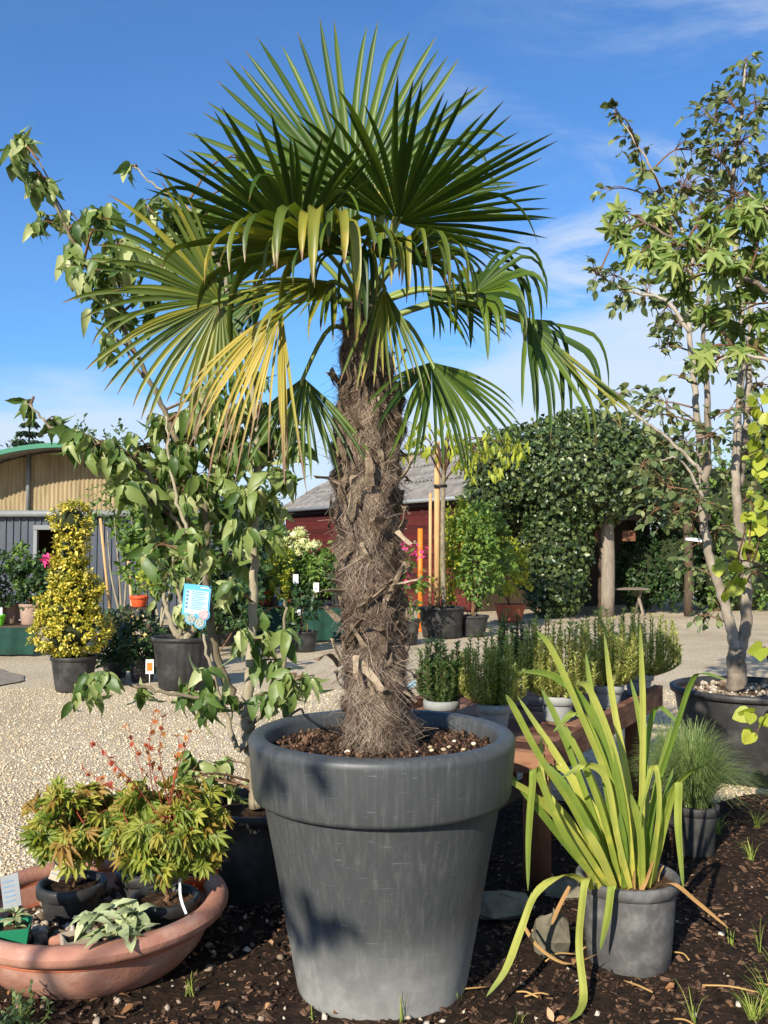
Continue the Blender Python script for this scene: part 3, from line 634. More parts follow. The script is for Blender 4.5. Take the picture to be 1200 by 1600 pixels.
# ---------------------------------------------------------------- middle distance: nursery stock
def midground():
    # sunny shrubs and pots in front of the barn and ivy
    bush('yellow_shrub', 'tall yellow green shrub beside the orange post', 'shrub', W(705, 950, 16.6) * (1, 1, 0), [ell(712, 850, 16.6, 26, 62, .4), ell(700, 890, 16.5, 20, 45, .4), ell(722, 820, 16.8, 26, 34, .4)], 2200, .085, LEAF, 'yellowbush', 5)
    bush('leafy_shrub', 'mid green upright shrub in a small black pot beside the yellow shrub', 'shrub', W(740, 992, 16.0) * (1, 1, 0), [ell(748, 880, 16.2, 34, 58, .45), ell(745, 830, 16.4, 28, 40, .4)], 2200, .085, LEAF, 'greenbush', 6, potspec=(.20, .26, .36, 'black_pot'))
    bush('terracotta_potted_shrub', 'bright yellow green shrub growing in a round terracotta pot', 'shrub', W(797, 962, 19.) * (1, 1, 0), [ell(795, 890, 19., 36, 38, .5), ell(785, 870, 19., 26, 26, .4)], 1500, .10, LEAF, 'yellowbush', 4, potspec=(.24, .32, .38, 'terrain'))
    bush('back_shrub', 'dense green shrub against the barn wall under the roof edge', 'shrub', W(735, 955, 17.6) * (1, 1, 0), [ell(742, 820, 17.6, 40, 36, .4), ell(760, 870, 17.6, 40, 60, .5)], 2600, .1, LEAF, 'greenbush', 4)
    # staked standard tree in a big tub
    b = W(690, 988, 15.8) * (1, 1, 0); r = thing('staked_tree', 'young standard tree tied to tall wooden stakes in a wide black tub', 'tree', b)
    z = pot(r, b, .33, .40, .52, M['black_pot'])
    x = b[0]; top = W(0, 690, 15.8)[2]
    MB().tube([(x - .08, b[1], z - .1), (x - .07, b[1], top)], .052, 10).build('stake', M['stake'], r)
    MB().tube([(x - .20, b[1] - .02, z - .1), (x - .19, b[1] - .02, top - .9)], .028, 8).build('stake', M['stake'], r)
    MB().tube(spline([(x + .04, b[1] - .05, z - .05), (x + .02, b[1] - .05, 1.6), (x + .05, b[1] - .05, top - .25), (x + .15, b[1] - .1, top + .2)], 12), np.linspace(.05, .03, 12), 8).build('trunk', M['bark'], r)
    MB().tube([(x - .13, b[1] - .07, 2.62), (x + .10, b[1] - .07, 2.62)], .03, 6).build('tie', M['black'], r)
    mb = MB(); Ts = []; e0 = np.array([x + .05, b[1] - .05, top - .25])
    for (px, py) in ((640, 690), (655, 665), (670, 700), (720, 715), (750, 705), (790, 690), (800, 712), (775, 730), (710, 690), (735, 730), (690, 665), (815, 700), (625, 705), (725, 690), (765, 690)):
        q = W(px, py, 15.6 + RNG.uniform(-.5, .4)); mb.tube(spline([e0 - (0, 0, RNG.uniform(0, .5)), e0 * .5 + q * .5 + (0, 0, .18), q], 8), np.linspace(.018, .005, 8), 5); Ts.append(q + RNG.normal(0, .09, (16, 3)))
    mb.build('branch', M['twig'], r); T = np.vstack(Ts); k = len(T)
    MB().scatter(NARROW, frames(rdir(k) * .5 + np.array([0, 0, -1.]), rdir(k) + np.array([0, -1., 0])) * .19, T).build('crown', M['redbud'], r)
    b = W(636, 1010, 14.6) * (1, 1, 0)
    bush('small_tub_shrub', 'pink flowered shrub in a grey black pot behind the palm trunk', 'shrub', b, [ell(640, 925, 14.6, 20, 40, .25), ell(630, 890, 14.6, 14, 30, .2)], 420, .09, LEAF, 'greenbush', 4, potspec=(.16, .21, .40, 'black_pot'))
    r = thing('pink_flowers', 'bunch of pink blooms beside the palm trunk', 'flowers', W(642, 900, 14.5) * (1, 1, 0) + (0, 0, .9))
    lo = [ell(640, 858, 14.5, 14, 12, .15), ell(632, 900, 14.5, 8, 22, .15)]; Mx, T = blob_leaves(lo, 110, .06, LEAF); MB().scatter(LEAF, Mx, T).build('petal', M['pink'], r)
    MB().tube([tuple(W(642, 985, 14.5)), tuple(W(640, 865, 14.5))], .008, 5).build('stalk', M['twig'], r)
    p = W(657, 960, 17.0); tag(MB().tube([(p[0], p[1], 0), (p[0], p[1], W(0, 826, 17)[2])], .05, 8).tube([(p[0] - .1, p[1], .02), (p[0] + .1, p[1], .02)], .05, 8).build('orange_post', M['orange_post']), 'thin bright orange post standing by the barn', 'post')
    # pavilion-side hedge at the right edge
    l = [ell(1110, 830, 24, 60, 120, 1.), ell(1190, 800, 24, 70, 150, 1.2), ell(1280, 820, 24, 80, 140, 1.2), ell(1150, 900, 23, 60, 70, .8), ell(1400, 820, 24, 90, 130, 1.2)]
    r = thing('boundary_hedge', 'tall mixed green hedge closing off the yard beyond the gravel', 'hedge', (W(1200, 0, 24)[0], 24, 0)); hullof(l, .8).build('stems', M['darkhull'], r)  # stems here means a solid dark hull added to keep light out
    Mx, T = blob_leaves(l, 15000, .14, DIA); MB().scatter(DIA, Mx, T).build('foliage', M['greenbush'], r)
    # trees between shed and barn
    specs = [(250, 940, 13.2, [(255, 830, 60, 70), (230, 880, 40, 50), (290, 870, 45, 60)], 'leafy green young tree with pale stake behind the shrub in the black tub', 'greenbush'),
             (350, 950, 14.5, [(345, 850, 70, 70), (370, 900, 50, 50), (310, 900, 40, 45)], 'dense green tree between the shed and the barn', 'darkbush'),
             (420, 950, 16.5, [(405, 820, 40, 60), (400, 880, 34, 60)], 'darker green tree at the near corner of the barn', 'darkbush'),
             (190, 930, 15.0, [(180, 790, 34, 46), (200, 800, 40, 40), (165, 815, 24, 24)], 'slim young tree with small leaves before the shed wall', 'greenbush')]
    for px, py, d, ls, lab, mt in specs:
        b = W(px, py, d) * (1, 1, 0); lobes = [ell(a, q, d, rx, rz, .5) for a, q, rx, rz in ls]
        bush('nursery_tree', lab, 'tree', b, lobes, 2300 if d != 15. else 700, .11 if d != 15. else .09, LEAF, mt, 3, 'bark', potspec=(.2, .26, .4, 'black_pot'), srad=.022)
    for px, top, d in ((160, 810, 14.2), (205, 870, 12.9)):
        p = W(px, 950, d); q = W(px + (18 if px == 160 else 8), 955, d); tag(MB().tube([(q[0], d, 0), (p[0] - .05, d, W(0, top, d)[2])], .022, 7).build('garden_cane', M['stake']), 'slanting wooden cane before the shed wall' if px == 160 else 'upright pale cane behind the small orange pot', 'cane')
    # planting tables with green skirts
    def table(x0, x1, d, ztop, lab, dep=1.0):
        r = thing('display_table', lab, 'table', ((x0 + x1) / 2, d, 0)); xs = np.linspace(x0, x1, 60); ph = RNG.uniform(0, 6, 3)
        y = d - .02 + .03 * np.sin(xs * 17 + ph[0]) + .015 * np.sin(xs * 41 + ph[1]); n = len(xs)
        MB().raw(np.vstack([np.stack([xs, y - .03, np.full(n, .02)], 1), np.stack([xs, np.full(n, d - .01), np.full(n, ztop)], 1)]), [(i, i + 1, n + i + 1, n + i) for i in range(n - 1)]).build('skirt', M['green_cloth'], r)
        MB().box(((x0 + x1) / 2, d + dep / 2, ztop), (x1 - x0, dep, .04)).build('tabletop', M['darkwood'], r, False)
        for xx in (x0 + .1, x1 - .1):
            for yy in (.1, dep - .1): MB().box((xx, d + yy, ztop / 2), (.06, .06, ztop)).build('leg', M['darkwood'], r, False)
        return ztop + .02
    x = lambda px, d: W(px, 0, d)[0]
    zt = table(x(-260, 13), x(72, 13), 13., .40, 'display table with dark green skirt left of the golden shrub')
    def potted(px, d, z, lobes, n, size, mt, lab, pk, r0=.12, h=.24, name='potted_plant', grp='plants on display tables', proto=LEAF):
        b = np.array([x(px, d), d, z]); return bush(name, lab, 'plant', b, lobes, n, size, proto, mt, 5, potspec=(r0 * .8, r0, h, pk), group=grp, srad=.008)
    potted(8, 13.3, zt, [ell(5, 905, 13.3, 34, 40, .3)], 800, .08, 'darkbush', 'dark leafy plant in a tan pot at the far end of the skirted table', 'tan_pot', .16, .34)
    potted(32, 13.5, zt, [ell(30, 880, 13.5, 18, 30, .2), ell(45, 910, 13.4, 22, 30, .2)], 700, .08, 'greenbush', 'open bush of green stems with a white tag on the skirted table', 'tan_pot', .15, .3)
    potted(64, 13.3, zt, [ell(62, 915, 13.3, 26, 42, .3)], 900, .08, 'darkbush', 'dark bush topped by a magenta bloom next to the golden shrub', 'tan_pot', .16, .3)
    potted(-40, 13.3, zt, [ell(-40, 900, 13.3, 30, 42, .3)], 700, .08, 'darkbush', 'dark bush beside the tan potted plant beyond the table end', 'tan_pot', .16, .3)
    lo = [ell(76, 874, 13.1, 7, 6, .06)]; Mx, T = blob_leaves(lo, 60, .06, LEAF); r = thing('magenta_bloom', 'single magenta bloom above the skirted table', 'flower', tuple(W(76, 880, 13.1))); MB().scatter(LEAF, Mx, T).build('petal', M['pink'], r); MB().tube([tuple(W(74, 905, 13.15)), tuple(W(76, 874, 13.1))], .008, 5).build('stalk', M['twig'], r)
    b = (x(15, 13.05), 13.05, zt); r = thing('lime_pot', 'small lime green pot with a plant label on the skirted table', 'pot', b); pot(r, b, .07, .09, .16, M['lime']); MB().box((b[0] + .03, b[1] - .03, b[2] + .2), (.07, .004, .12)).build('plant_label', M['white'], r, False)
    zt = table(x(360, 15), x(560, 15), 15., .55, 'display table with dark green skirt before the barn', .9)
    Z = lambda py, d: W(0, py, d)[2]
    potted(415, 15.1, zt, [ell(416, 932, 15.1, 20, 12, .2)], 260, .07, 'maplered', 'low red leaved plant on the table before the barn', 'black_pot', .1, .14)
    for i, (px, py, rr, lab) in enumerate(((437, 880, 25, 'taller yellow ball topiary on a thin stem'), (437, 921, 20, 'yellow ball topiary below the taller one'))):
        bush('ball_topiary', lab, 'topiary', np.array([x(px, 15.3 - i * .25), 15.3 - i * .25, zt]), [ell(px, py, 15.3 - i * .25, rr, rr, rr * .0106)], 900, .055, LEAF, 'yellowbush', 1, potspec=(.09, .12, .16, 'black_pot'), shell=.7)
    r = bush('hydrangea', 'hydrangea with cream mophead flowers behind the yellow topiaries', 'shrub', np.array([x(470, 15.7), 15.7, zt]), [ell(465, 890, 15.7, 38, 36, .35), ell(490, 880, 15.7, 30, 30, .3)], 900, .1, LEAF, 'greenbush', 6, potspec=(.14, .18, .26, 'black_pot'))
    for px, py in ((445, 842), (459, 836), (472, 834), (462, 852), (474, 846), (455, 858), (484, 853), (491, 852), (466, 864), (436, 848)):
        c = W(px, py, 15.55); lo = [(c, (.085, .085, .075))]; Mx, T = blob_leaves(lo, 110, .035, DIA, shell=.8); hullof(lo, .85).scatter(DIA, Mx, T).build('flower_head', M['cream'], r)
    potted(500, 15.3, zt, [ell(500, 895, 15.3, 24, 34, .3)], 500, .1, 'greenbush', 'green drooping plant with a white tag right of the hydrangea', 'black_pot', .12, .22, proto=NARROW)
    potted(475, 15.1, zt, [ell(470, 925, 15.1, 22, 18, .2)], 420, .07, 'darkbush', 'dark low plant in front of the hydrangea', 'black_pot', .11, .16)
    potted(530, 15.2, zt, [ell(535, 905, 15.2, 24, 34, .3)], 600, .09, 'darkbush', 'dark bush at the barn end of the skirted table', 'black_pot', .12, .22)
    for px, py, d in ((433, 925, 14.98), (494, 918, 15.0), (462, 905, 15.1), (465, 960, 14.95)):
        p = W(px, py, d); o = MB().box(p, (.09, .006, .16)).build('plant_tag', M['white'], None, False); tag(o, 'white plant tag hanging among the plants on the table before the barn', 'tag', 'white plant tags before the barn')
    for px, mt, lab in ((455, 'red', 'small red pot on the table before the barn'), (441, 'blue', 'small blue pot on the table before the barn'), (400, 'green_pot', 'green pot on the table before the barn')):
        b = np.array([x(px, 15.02), 15.02, zt]); r = thing('small_pot', lab, 'pot', b); pot(r, b, .05, .065, .12, M[mt], n=20)
    # ground-level stock left of the tables
    b = W(340, 985, 13.0) * (1, 1, 0); bush('green_groundcover', 'dark leafy bush behind the forked dogwood trunk', 'shrub', b, [ell(370, 950, 13., 50, 40, .4), ell(330, 960, 13., 36, 32, .4)], 1500, .09, LEAF, 'darkbush', 4)
    b = W(475, 985, 13.6) * (1, 1, 0); bush('dark_potted_shrub', 'low dark shrub in a black pot standing before the skirted table', 'shrub', b, [ell(470, 960, 13.6, 30, 22, .3)], 500, .08, LEAF, 'darkbush', 4, potspec=(.16, .2, .3, 'black_pot'))
    # rose bushes with pale yellow blooms
    for i, (px, py, d) in enumerate(((180, 1052, 10.8), (222, 1056, 10.5))):
        b = W(px, py, d) * (1, 1, 0); r = bush('rose_bush', 'dark green rose bush with pale yellow blooms next to the golden shrub' if i == 0 else 'dark rose bush with few blooms next to the black tub', 'shrub', b, [ell(px, 990, d, 32, 34, .25), ell(px + 4, 1025, d, 28, 22, .22)], 1100, .065, LEAF, 'darkbush', 5, potspec=(.12, .16, .26, 'black_pot'))
        for q in range(6 if i == 0 else 2):
            c = W(px + RNG.uniform(-26, 28), RNG.uniform(955, 1010), d - .22); Mx, T = blob_leaves([(c, (.04, .04, .03))], 14, .045, LEAF); MB().scatter(LEAF, Mx, T).build('bloom', M['palegold'], r)
    p = W(234, 1037, 10.2); o = thing('price_card', 'white card with orange picture at the foot of the rose bushes', 'card', (p[0], p[1], 0)); MB().box((p[0], p[1], .2), (.09, .006, .16)).build('panel', M['white'], o, False); MB().box((p[0], p[1] - .006, .2), (.06, .004, .09)).build('picture', M['orange_post'], o, False); MB().tube([(p[0], p[1], 0), (p[0], p[1], .13)], .006, 5).build('stem', M['white'], o)
    p = np.array([x(228, 12.3), 12.3, 0.]); z = W(0, 948, 12.3)[2]
    o = thing('plant_stand', 'small timber stand under the orange pot', 'stand', p); MB().box((p[0], p[1], z - .02), (.4, .3, .04)).build('top', M['darkwood'], o, False)
    for sx in (-.16, .16):
        for sy in (-.1, .1): MB().box((p[0] + sx, p[1] + sy, z / 2 - .02), (.05, .05, z - .04)).build('leg', M['darkwood'], o, False)
    bush('orange_potted_plant', 'small yellow green plant in a bright orange pot', 'plant', np.array([p[0], p[1], z]), [ell(232, 905, 12.3, 18, 16, .16)], 260, .05, LEAF, 'yellowbush', 4, potspec=(.09, .12, .15, 'orange_pot'), srad=.005)
    # golden topiary
    D = 9.8; b = W(115, 1078, D) * (1, 1, 0)
    lob = [ell(110, 985, D, 58, 40, .36), ell(106, 950, D, 46, 30, .3), ell(118, 925, D, 38, 32, .26), ell(108, 895, D, 30, 34, .2), ell(112, 860, D, 27, 32, .2), ell(112, 815, D, 31, 30, .22), ell(145, 918, D, 16, 10, .12)]
    r = thing('golden_shrub', 'golden variegated evergreen clipped like a tower in a black pot', 'shrub', b); z = pot(r, b, .185, .235, .37, M['black_pot'], rib=.004)
    MB().tube([(b[0], b[1], z - .05), tuple(W(112, 815, D))], [.025, .01], 7).build('stem', M['twig'], r)
    hullof(lob, .66).build('inner_hull', M['darkhull'], r)  # solid dark hull inside the crown, same fill as the ivy hull
    Mx, T = blob_leaves(lob, 17000, .036, LEAF, upbias=.8, shell=.84, rough=.10); Mx2, _ = Mx, T; MB().scatter(LEAF, Mx, T).build('foliage', M['golden'], r)
midground()

# ---------------------------------------------------------------- the big planter and its palm
PX, PY, PH = W(597, 0, 3.19)[0], 3.19, .872
def planter():
    r = thing('planter', 'large smooth grey conical planter with broad rim holding the palm', 'planter', (PX, PY, 0)); c = (PX, PY, 0)
    MB().lathe([(.262, .0), (.286, .006), (.293, .03), (.338, .27), (.372, .46), (.400, .60), (.412, .668)], c, 96, closed=True).build('body', M['planter'], r)
    MB().lathe([(.408, .664), (.430, .662), (.442, .666), (.446, .678), (.452, .74), (.4615, .84), (.461, .855), (.454, .866), (.440, .872), (.415, .871), (.404, .864), (.399, .850), (.392, .76), (.385, .70)], c, 96).build('rim', M['planter'], r)
    V = [(PX, PY, .815)]; K, R = 60, 16; fs = []
    for i in range(1, R + 1):
        for j in range(K):
            q = .393 * i / R; a = 2 * math.pi * j / K; V.append((PX + q * math.cos(a), PY + q * math.sin(a), .81 + .012 * fbm(q * math.cos(a), q * math.sin(a), 9) + RNG.normal(0, .005)))
    fs = [(0, 1 + j, 1 + (j + 1) % K) for j in range(K)] + [(1 + (i - 1) * K + j, 1 + i * K + j, 1 + i * K + (j + 1) % K, 1 + (i - 1) * K + (j + 1) % K) for i in range(1, R) for j in range(K)]
    s = MB().raw(V, fs).build('soil', M['soil'], r)
    k = 2600; q = .385 * np.sqrt(RNG.random(k)); a = RNG.uniform(0, 6.283, k); T = np.stack([PX + q * np.cos(a), PY + q * np.sin(a), .817 + RNG.normal(0, .004, k)], 1); sz = RNG.gamma(3, .0018, k) + .002
    MB().scatter(OCT, frames(rdir(k), rdir(k)) * sz[:, None, None], T).build('clods', M['chip'], s, kind='stuff')
    for px, py in ((670, 1152), (698, 1152), (672, 1163), (650, 1168), (706, 1130), (735, 1140), (690, 1160), (545, 1168), (720, 1160)):
        d = 3.19 - (py - 1140) * .0045; o = MB().scatter(rock(px), (np.eye(3) * RNG.uniform(.006, .012))[None], np.array([[W(px, 0, d)[0], d, .826]])).build('pebble', M['gstone'], s)
    # thin drip hose over the rim
    P = spline([W(452, 1118, 3.45), W(470, 1108, 3.5), W(478, 1120, 3.44), W(505, 1136, 3.35), W(530, 1142, 3.25), W(560, 1165, 3.1)], 24)
    tag(MB().tube(P, .0045, 7).build('drip_hose', M['black']), 'thin black drip hose running over the planter rim', 'hose')
planter()

def ribbonpts(P, w, side, mb, fold, t0, t1, r):
    mb.ribbon(P, w, side, fold, r)
def fan(root, h, ax, nrm, L, nseg, span, droop, bend, mat, start, seed, ragged=.06, cup=.10, bendvar=.08, split=.45, prad=.0085, sag=.07):
    g = np.random.default_rng(seed); h = np.asarray(h, float); a = nz(ax); n = nz(np.asarray(nrm, float) - a * np.dot(nrm, a)); s = np.cross(a, n)
    span = math.radians(span); mb = MB(); K = 14; down = np.array([0, 0, -1.]); dphi = span / (nseg - 1)
    for i in range(nseg):
        ph = span * (i / (nseg - 1) - .5) + g.normal(0, .012); d0 = nz(math.cos(ph) * a + math.sin(ph) * s + n * cup); sd = -math.sin(ph) * a + math.cos(ph) * s
        l = L * (1 - .22 * (abs(ph) / 2.2) ** 2) * (1 + g.normal(0, ragged)); tb = None if bend is None else bend + g.normal(0, bendvar)
        broken = g.random() < .08; P = [h]; d = d0.copy(); ts = np.linspace(0, 1, K)
        dr = droop * (1 + .35 * g.normal()); tbk = g.uniform(.5, .8); wob = g.normal(0, .035, 3)
        for j in range(1, K):
            t = ts[j]; f = dr * max(t - .25, 0) * .28
            if tb is not None and t > tb: f += .62
            if broken and t > tbk: f += .35
            d = nz(d + down * f + wob * .4 * t); P.append(P[-1] + d * l / (K - 1))
        w0 = 2 * l * split * math.tan(dphi / 2) * 1.06
        w = np.where(ts < split, w0 * ts / split, w0 * (1 - .60 * np.clip((ts - split) / (1 - split), 0, 1)) * np.minimum(1, (1 - ts) / .14) ** .7) + .0012
        mb.ribbon(np.array(P), w, sd, .75, r=g.random())
    o = mb.build('frond', M[mat], root)
    st = np.asarray(start, float); mid = st * .5 + h * .5 + np.array([0, 0, sag]) * np.linalg.norm(h - st)
    P = spline([st, mid, h, h + a * .03], 14); MB().tube(P, np.linspace(prad * 1.3, prad * .75, 14), 6).build('petiole', M['petiole'], o)
    return o
def palm():
    top = W(570, 475, 3.19)
    root = thing('palm_tree', 'windmill palm with shaggy fibrous trunk and fan shaped fronds', 'palm', (PX, PY, .8))
    rows = [(1185, 594, 62), (1165, 594, 60), (1130, 592, 56), (1090, 588, 50), (1040, 586, 48), (1000, 586, 47), (950, 582, 49), (900, 580, 50), (850, 577, 51), (800, 574, 52), (750, 573, 53), (700, 573, 56), (650, 576, 55), (620, 577, 52), (590, 575, 44), (550, 570, 36), (510, 566, 31), (480, 567, 27), (455, 570, 18)]
    k = 3.19 / F; N = 56; V = []; fs = []
    ys = np.array([r_[0] for r_ in rows])[::-1]; cxs = np.array([r_[1] for r_ in rows])[::-1]; rs = np.array([r_[2] for r_ in rows])[::-1]
    m = 110; yy = np.linspace(1185, 455, m); CX = np.interp(yy, ys, cxs); RR = np.interp(yy, ys, rs) * k * .93
    ctr = np.array([W(a, b, 3.19) for a, b in zip(CX, yy)])
    th = np.arange(N) * 2 * math.pi / N
    def rad(i, t):
        sw = np.mod(ctr[i, 2] / .115 + 3 * np.asarray(t) / 6.2832, 1.); bo = np.abs(np.sin((ctr[i, 2] / .115 * 1.0 - np.asarray(t) * 2.5))) ** 1.5
        return RR[i] * (.88 + .34 * sw * (1 - np.clip((sw - .85) / .15, 0, 1)) * bo + .05 * np.sin(t * 5 + i * .45) + .03 * np.sin(t * 8 - i * .9 + 2))
    for i in range(m):
        q = rad(i, th) * (1 + RNG.normal(0, .02, N)); V.append(np.stack([ctr[i, 0] + q * np.cos(th), ctr[i, 1] + q * np.sin(th), np.full(N, ctr[i, 2])], 1))
    fs = [(i * N + j, i * N + (j + 1) % N, (i + 1) * N + (j + 1) % N, (i + 1) * N + j) for i in range(m - 1) for j in range(N)] + [tuple(range((m - 1) * N, m * N))]
    trunk = MB().raw(np.vstack(V), fs).build('trunk', M['core'], root)
    # woven fibre: thin strands hugging the trunk, ends standing off
    K = 42000; ii = RNG.integers(1, m - 4, K); a = RNG.uniform(0, 6.283, K); r = rad(ii, a) + .001
    zz = ctr[ii, 2]; slope = np.sign(RNG.normal(size=K)) * RNG.uniform(.15, 1.4, K); vert = RNG.random(K) < .45
    fld = 1.3 * np.sin(3 * a + zz * 27) + .8 * np.sin(2 * a - zz * 41 + 1); slope = np.where(vert, slope * .6, fld + RNG.normal(0, .25, K)); ln = RNG.uniform(.03, .11, K); dirz = np.where(RNG.random(K) < .65, -1, 1); off = np.where(RNG.random(K) < .78, RNG.gamma(1.5, .0028, K), RNG.gamma(1.6, .011, K)) * (1 + .5 * (zz < 1.3))
    rows_ = []
    for u in (0, .35, .7, 1.):
        cz = zz + dirz * ln * u * np.cos(np.arctan(slope)) - .25 * u * u * off; aa = a + ln * u * np.sin(np.arctan(slope)) / r; rr = r + off * u ** 2 + .003 * np.sin(u * 3.14) + RNG.normal(0, .0015, K)
        cx = np.interp(cz, ctr[:, 2], ctr[:, 0]); cy = np.interp(cz, ctr[:, 2], ctr[:, 1]); i2 = np.clip(np.searchsorted(ctr[:, 2], cz), 0, m - 1)
        base_r = np.maximum(rr + (rad(i2, aa) - rad(ii, a)), .01)
        rows_.append(np.stack([cx + base_r * np.cos(aa), cy + base_r * np.sin(aa), cz], 1))
    Pn = np.stack(rows_, 1); tang = nzr(Pn[:, -1] - Pn[:, 0]); out = np.stack([np.cos(a), np.sin(a), 0 * a], 1); sdv = nzr(np.cross(tang, out) + .3 * rdir(K))
    wd = RNG.uniform(.0003, .0008, K)[:, None, None]; Lf = Pn - sdv[:, None] * wd; Rt = Pn + sdv[:, None] * wd
    VV = np.stack([Lf, Rt], 2).reshape(-1, 3); f0 = np.array([[2 * j, 2 * j + 1, 2 * j + 3, 2 * j + 2] for j in range(3)]); LL = (f0.ravel()[None] + (np.arange(K) * 8)[:, None]).ravel()
    p = Proto(np.zeros((0, 3)), []); p.V = VV; p.L = LL; p.N = np.full(K * 3, 4); p.t = np.zeros(len(VV)); mb = MB().add(p); mb.r = [np.repeat(RNG.random(K), 8)]
    mb.build('fibre', M['fibre'], trunk, kind='stuff')
    # old leaf bases: flat splayed wedges left when fronds were cut
    def stub(P, w0, w1, th0, side):
        P = spline(P, 6); n = 6; T = nzr(np.gradient(P, axis=0)); sd = nzr(side - T * np.sum(side * T, 1, keepdims=True)); nn = np.cross(sd, T); V = []; fs = []
        for i in range(n):
            w = w0 + (w1 - w0) * i / (n - 1); t = th0 * (1 - .4 * i / (n - 1))
            for sx, sn in ((-1, -.4), (0, -1), (1, -.4), (1, .6), (0, .25), (-1, .6)): V.append(P[i] + sd[i] * sx * w / 2 + nn[i] * sn * t / 2)
        for i in range(n - 1):
            for j in range(6): fs.append((6 * i + j, 6 * i + (j + 1) % 6, 6 * i + 6 + (j + 1) % 6, 6 * i + 6 + j))
        fs += [tuple(range(6))[::-1], tuple(range(30, 36))]; V = np.array(V); V[30:36] += RNG.normal(0, .006, (6, 3)); V += RNG.normal(0, .0012, V.shape)
        MB().raw(V, fs, r=RNG.random()).build('leaf_stub', M['stub'], root, False)
    ga = 0.
    for q in range(92):
        z = .96 + 1.2 * q / 92 + RNG.normal(0, .015); ga += 2.4; i = int(np.clip(np.searchsorted(ctr[:, 2], z), 0, m - 1)); c = ctr[i]; o = np.array([math.cos(ga), math.sin(ga), 0]); rr = float(rad(i, ga))
        ln = RNG.uniform(.05, .13); lean = RNG.uniform(.25, .8); tw = np.array([-o[1], o[0], 0]) * RNG.normal(0, .35); up = np.array([0, 0, 1.]) if RNG.random() > .15 else np.array([0, 0, -.4])
        p0 = c + o * (rr - .012); p2 = p0 + (up + o * lean + tw) * ln; p1 = p0 + (up * .45 + o * lean * .75 + tw * .4) * ln
        stub([p0, p1, p2], RNG.uniform(.022, .036), RNG.uniform(.004, .013), .006, np.array([-o[1], o[0], 0]))
    for pts, w in (([(560, 952, 3.07), (595, 925, 3.05), (612, 908, 3.0)], .02), ([(603, 938, 3.07), (625, 895, 3.05), (632, 878, 3.02)], .016), ([(542, 1005, 3.08), (560, 975, 3.05), (568, 968, 3.0)], .025), ([(560, 1035, 3.07), (585, 1060, 3.05), (596, 1078, 3.05)], .028),
                   ([(556, 1025, 3.06), (556, 1045, 3.03), (556, 1058, 3.02)], .022), ([(612, 915, 3.05), (640, 908, 3.02), (658, 905, 3.0)], .014), ([(536, 925, 3.1), (510, 922, 3.05), (492, 928, 3.0)], .016), ([(530, 970, 3.1), (515, 955, 3.08), (508, 948, 3.06)], .02),
                   ([(545, 815, 3.08), (552, 780, 3.04), (550, 745, 3.0)], .03), ([(577, 760, 3.05), (577, 735, 3.03), (575, 705, 3.02)], .034), ([(620, 830, 3.1), (640, 850, 3.05), (648, 848, 3.0)], .016), ([(530, 1040, 3.1), (515, 1022, 3.05), (500, 1028, 3.0)], .018),
                   ([(540, 760, 3.1), (515, 748, 3.08), (498, 745, 3.05)], .012), ([(600, 815, 3.06), (585, 810, 3.02), (580, 812, 3.0)], .03), ([(598, 1020, 3.06), (598, 990, 3.04), (594, 982, 3.0)], .025), ([(622, 900, 3.08), (640, 890, 3.06), (628, 875, 3.05)], .02)):
        stub([W(*p) for p in pts], w * 1.1, w * .55, .006, np.array([1, .2, .4]))
    # fronds: hub, blade direction, upper-face normal
    H = lambda px, py, d: W(px, py, d)
    st = lambda dx, dy, z=0: top + np.array([dx, dy, z])
    A = dict
    fan(root, H(552, 318, 3.30), (.0, .10, 1), (0, -1, .15), .69, 37, 200, .03, None, 'palm', st(0, .03), 1, ragged=.03, split=.42)
    fan(root, H(622, 348, 3.15), (.42, -.84, .33), (0, .36, .93), .57, 38, 190, .05, None, 'palm', st(.02, -.02), 2, ragged=.05, split=.45, cup=.06)
    fan(root, H(464, 378, 3.12), (-.72, -.64, .28), (.05, .38, .92), .52, 36, 182, .05, None, 'palm', st(-.03, -.03), 3, ragged=.05, split=.5, cup=.06)
    fan(root, H(345, 470, 3.02), (-.88, -.1, -.32), (.45, -.8, .05), .47, 36, 190, .5, None, 'palm2', st(-.05, 0), 4, ragged=.10, split=.42, sag=.10)
    fan(root, H(505, 388, 2.90), (-.42, -.70, .10), (0, .2, 1), .46, 26, 215, .6, .55, 'palm2', st(-.02, -.04), 5, ragged=.13, bendvar=.16, cup=.0, split=.5)
    fan(root, H(440, 478, 2.98), (-.34, -.2, -.9), (-.1, -.9, .2), .55, 26, 58, .7, None, 'palmy', st(-.03, -.02), 6, ragged=.14, split=.35)
    fan(root, H(600, 448, 2.96), (.02, -.3, -1), (0, -.9, .1), .40, 13, 46, .4, None, 'palm2', st(0, -.05), 7, ragged=.1, split=.4, sag=.3)
    fan(root, H(738, 460, 3.1), (.82, -.15, .45), (-.1, -.6, .8), .38, 23, 180, .4, .50, 'palm', st(.04, 0), 8, ragged=.08, bendvar=.12, sag=.1)
    fan(root, H(822, 498, 3.12), (.60, -.12, -.78), (.2, -.8, .5), .40, 18, 100, .35, .60, 'palm', st(.04, .02, -.06), 9, ragged=.14, bendvar=.2, sag=.14)
    fan(root, H(826, 506, 3.12), (.62, -.1, -.72), (.3, -.8, .5), .50, 8, 13, .02, None, 'palm2', st(.04, .02, -.06), 19, ragged=.04, sag=.14, split=.75)
    fan(root, H(674, 566, 3.1), (.22, -.2, -.95), (.5, -.8, -.0), .40, 25, 138, .5, None, 'palm', st(.04, 0, -.12), 10, ragged=.08, split=.4, sag=.45, prad=.007)
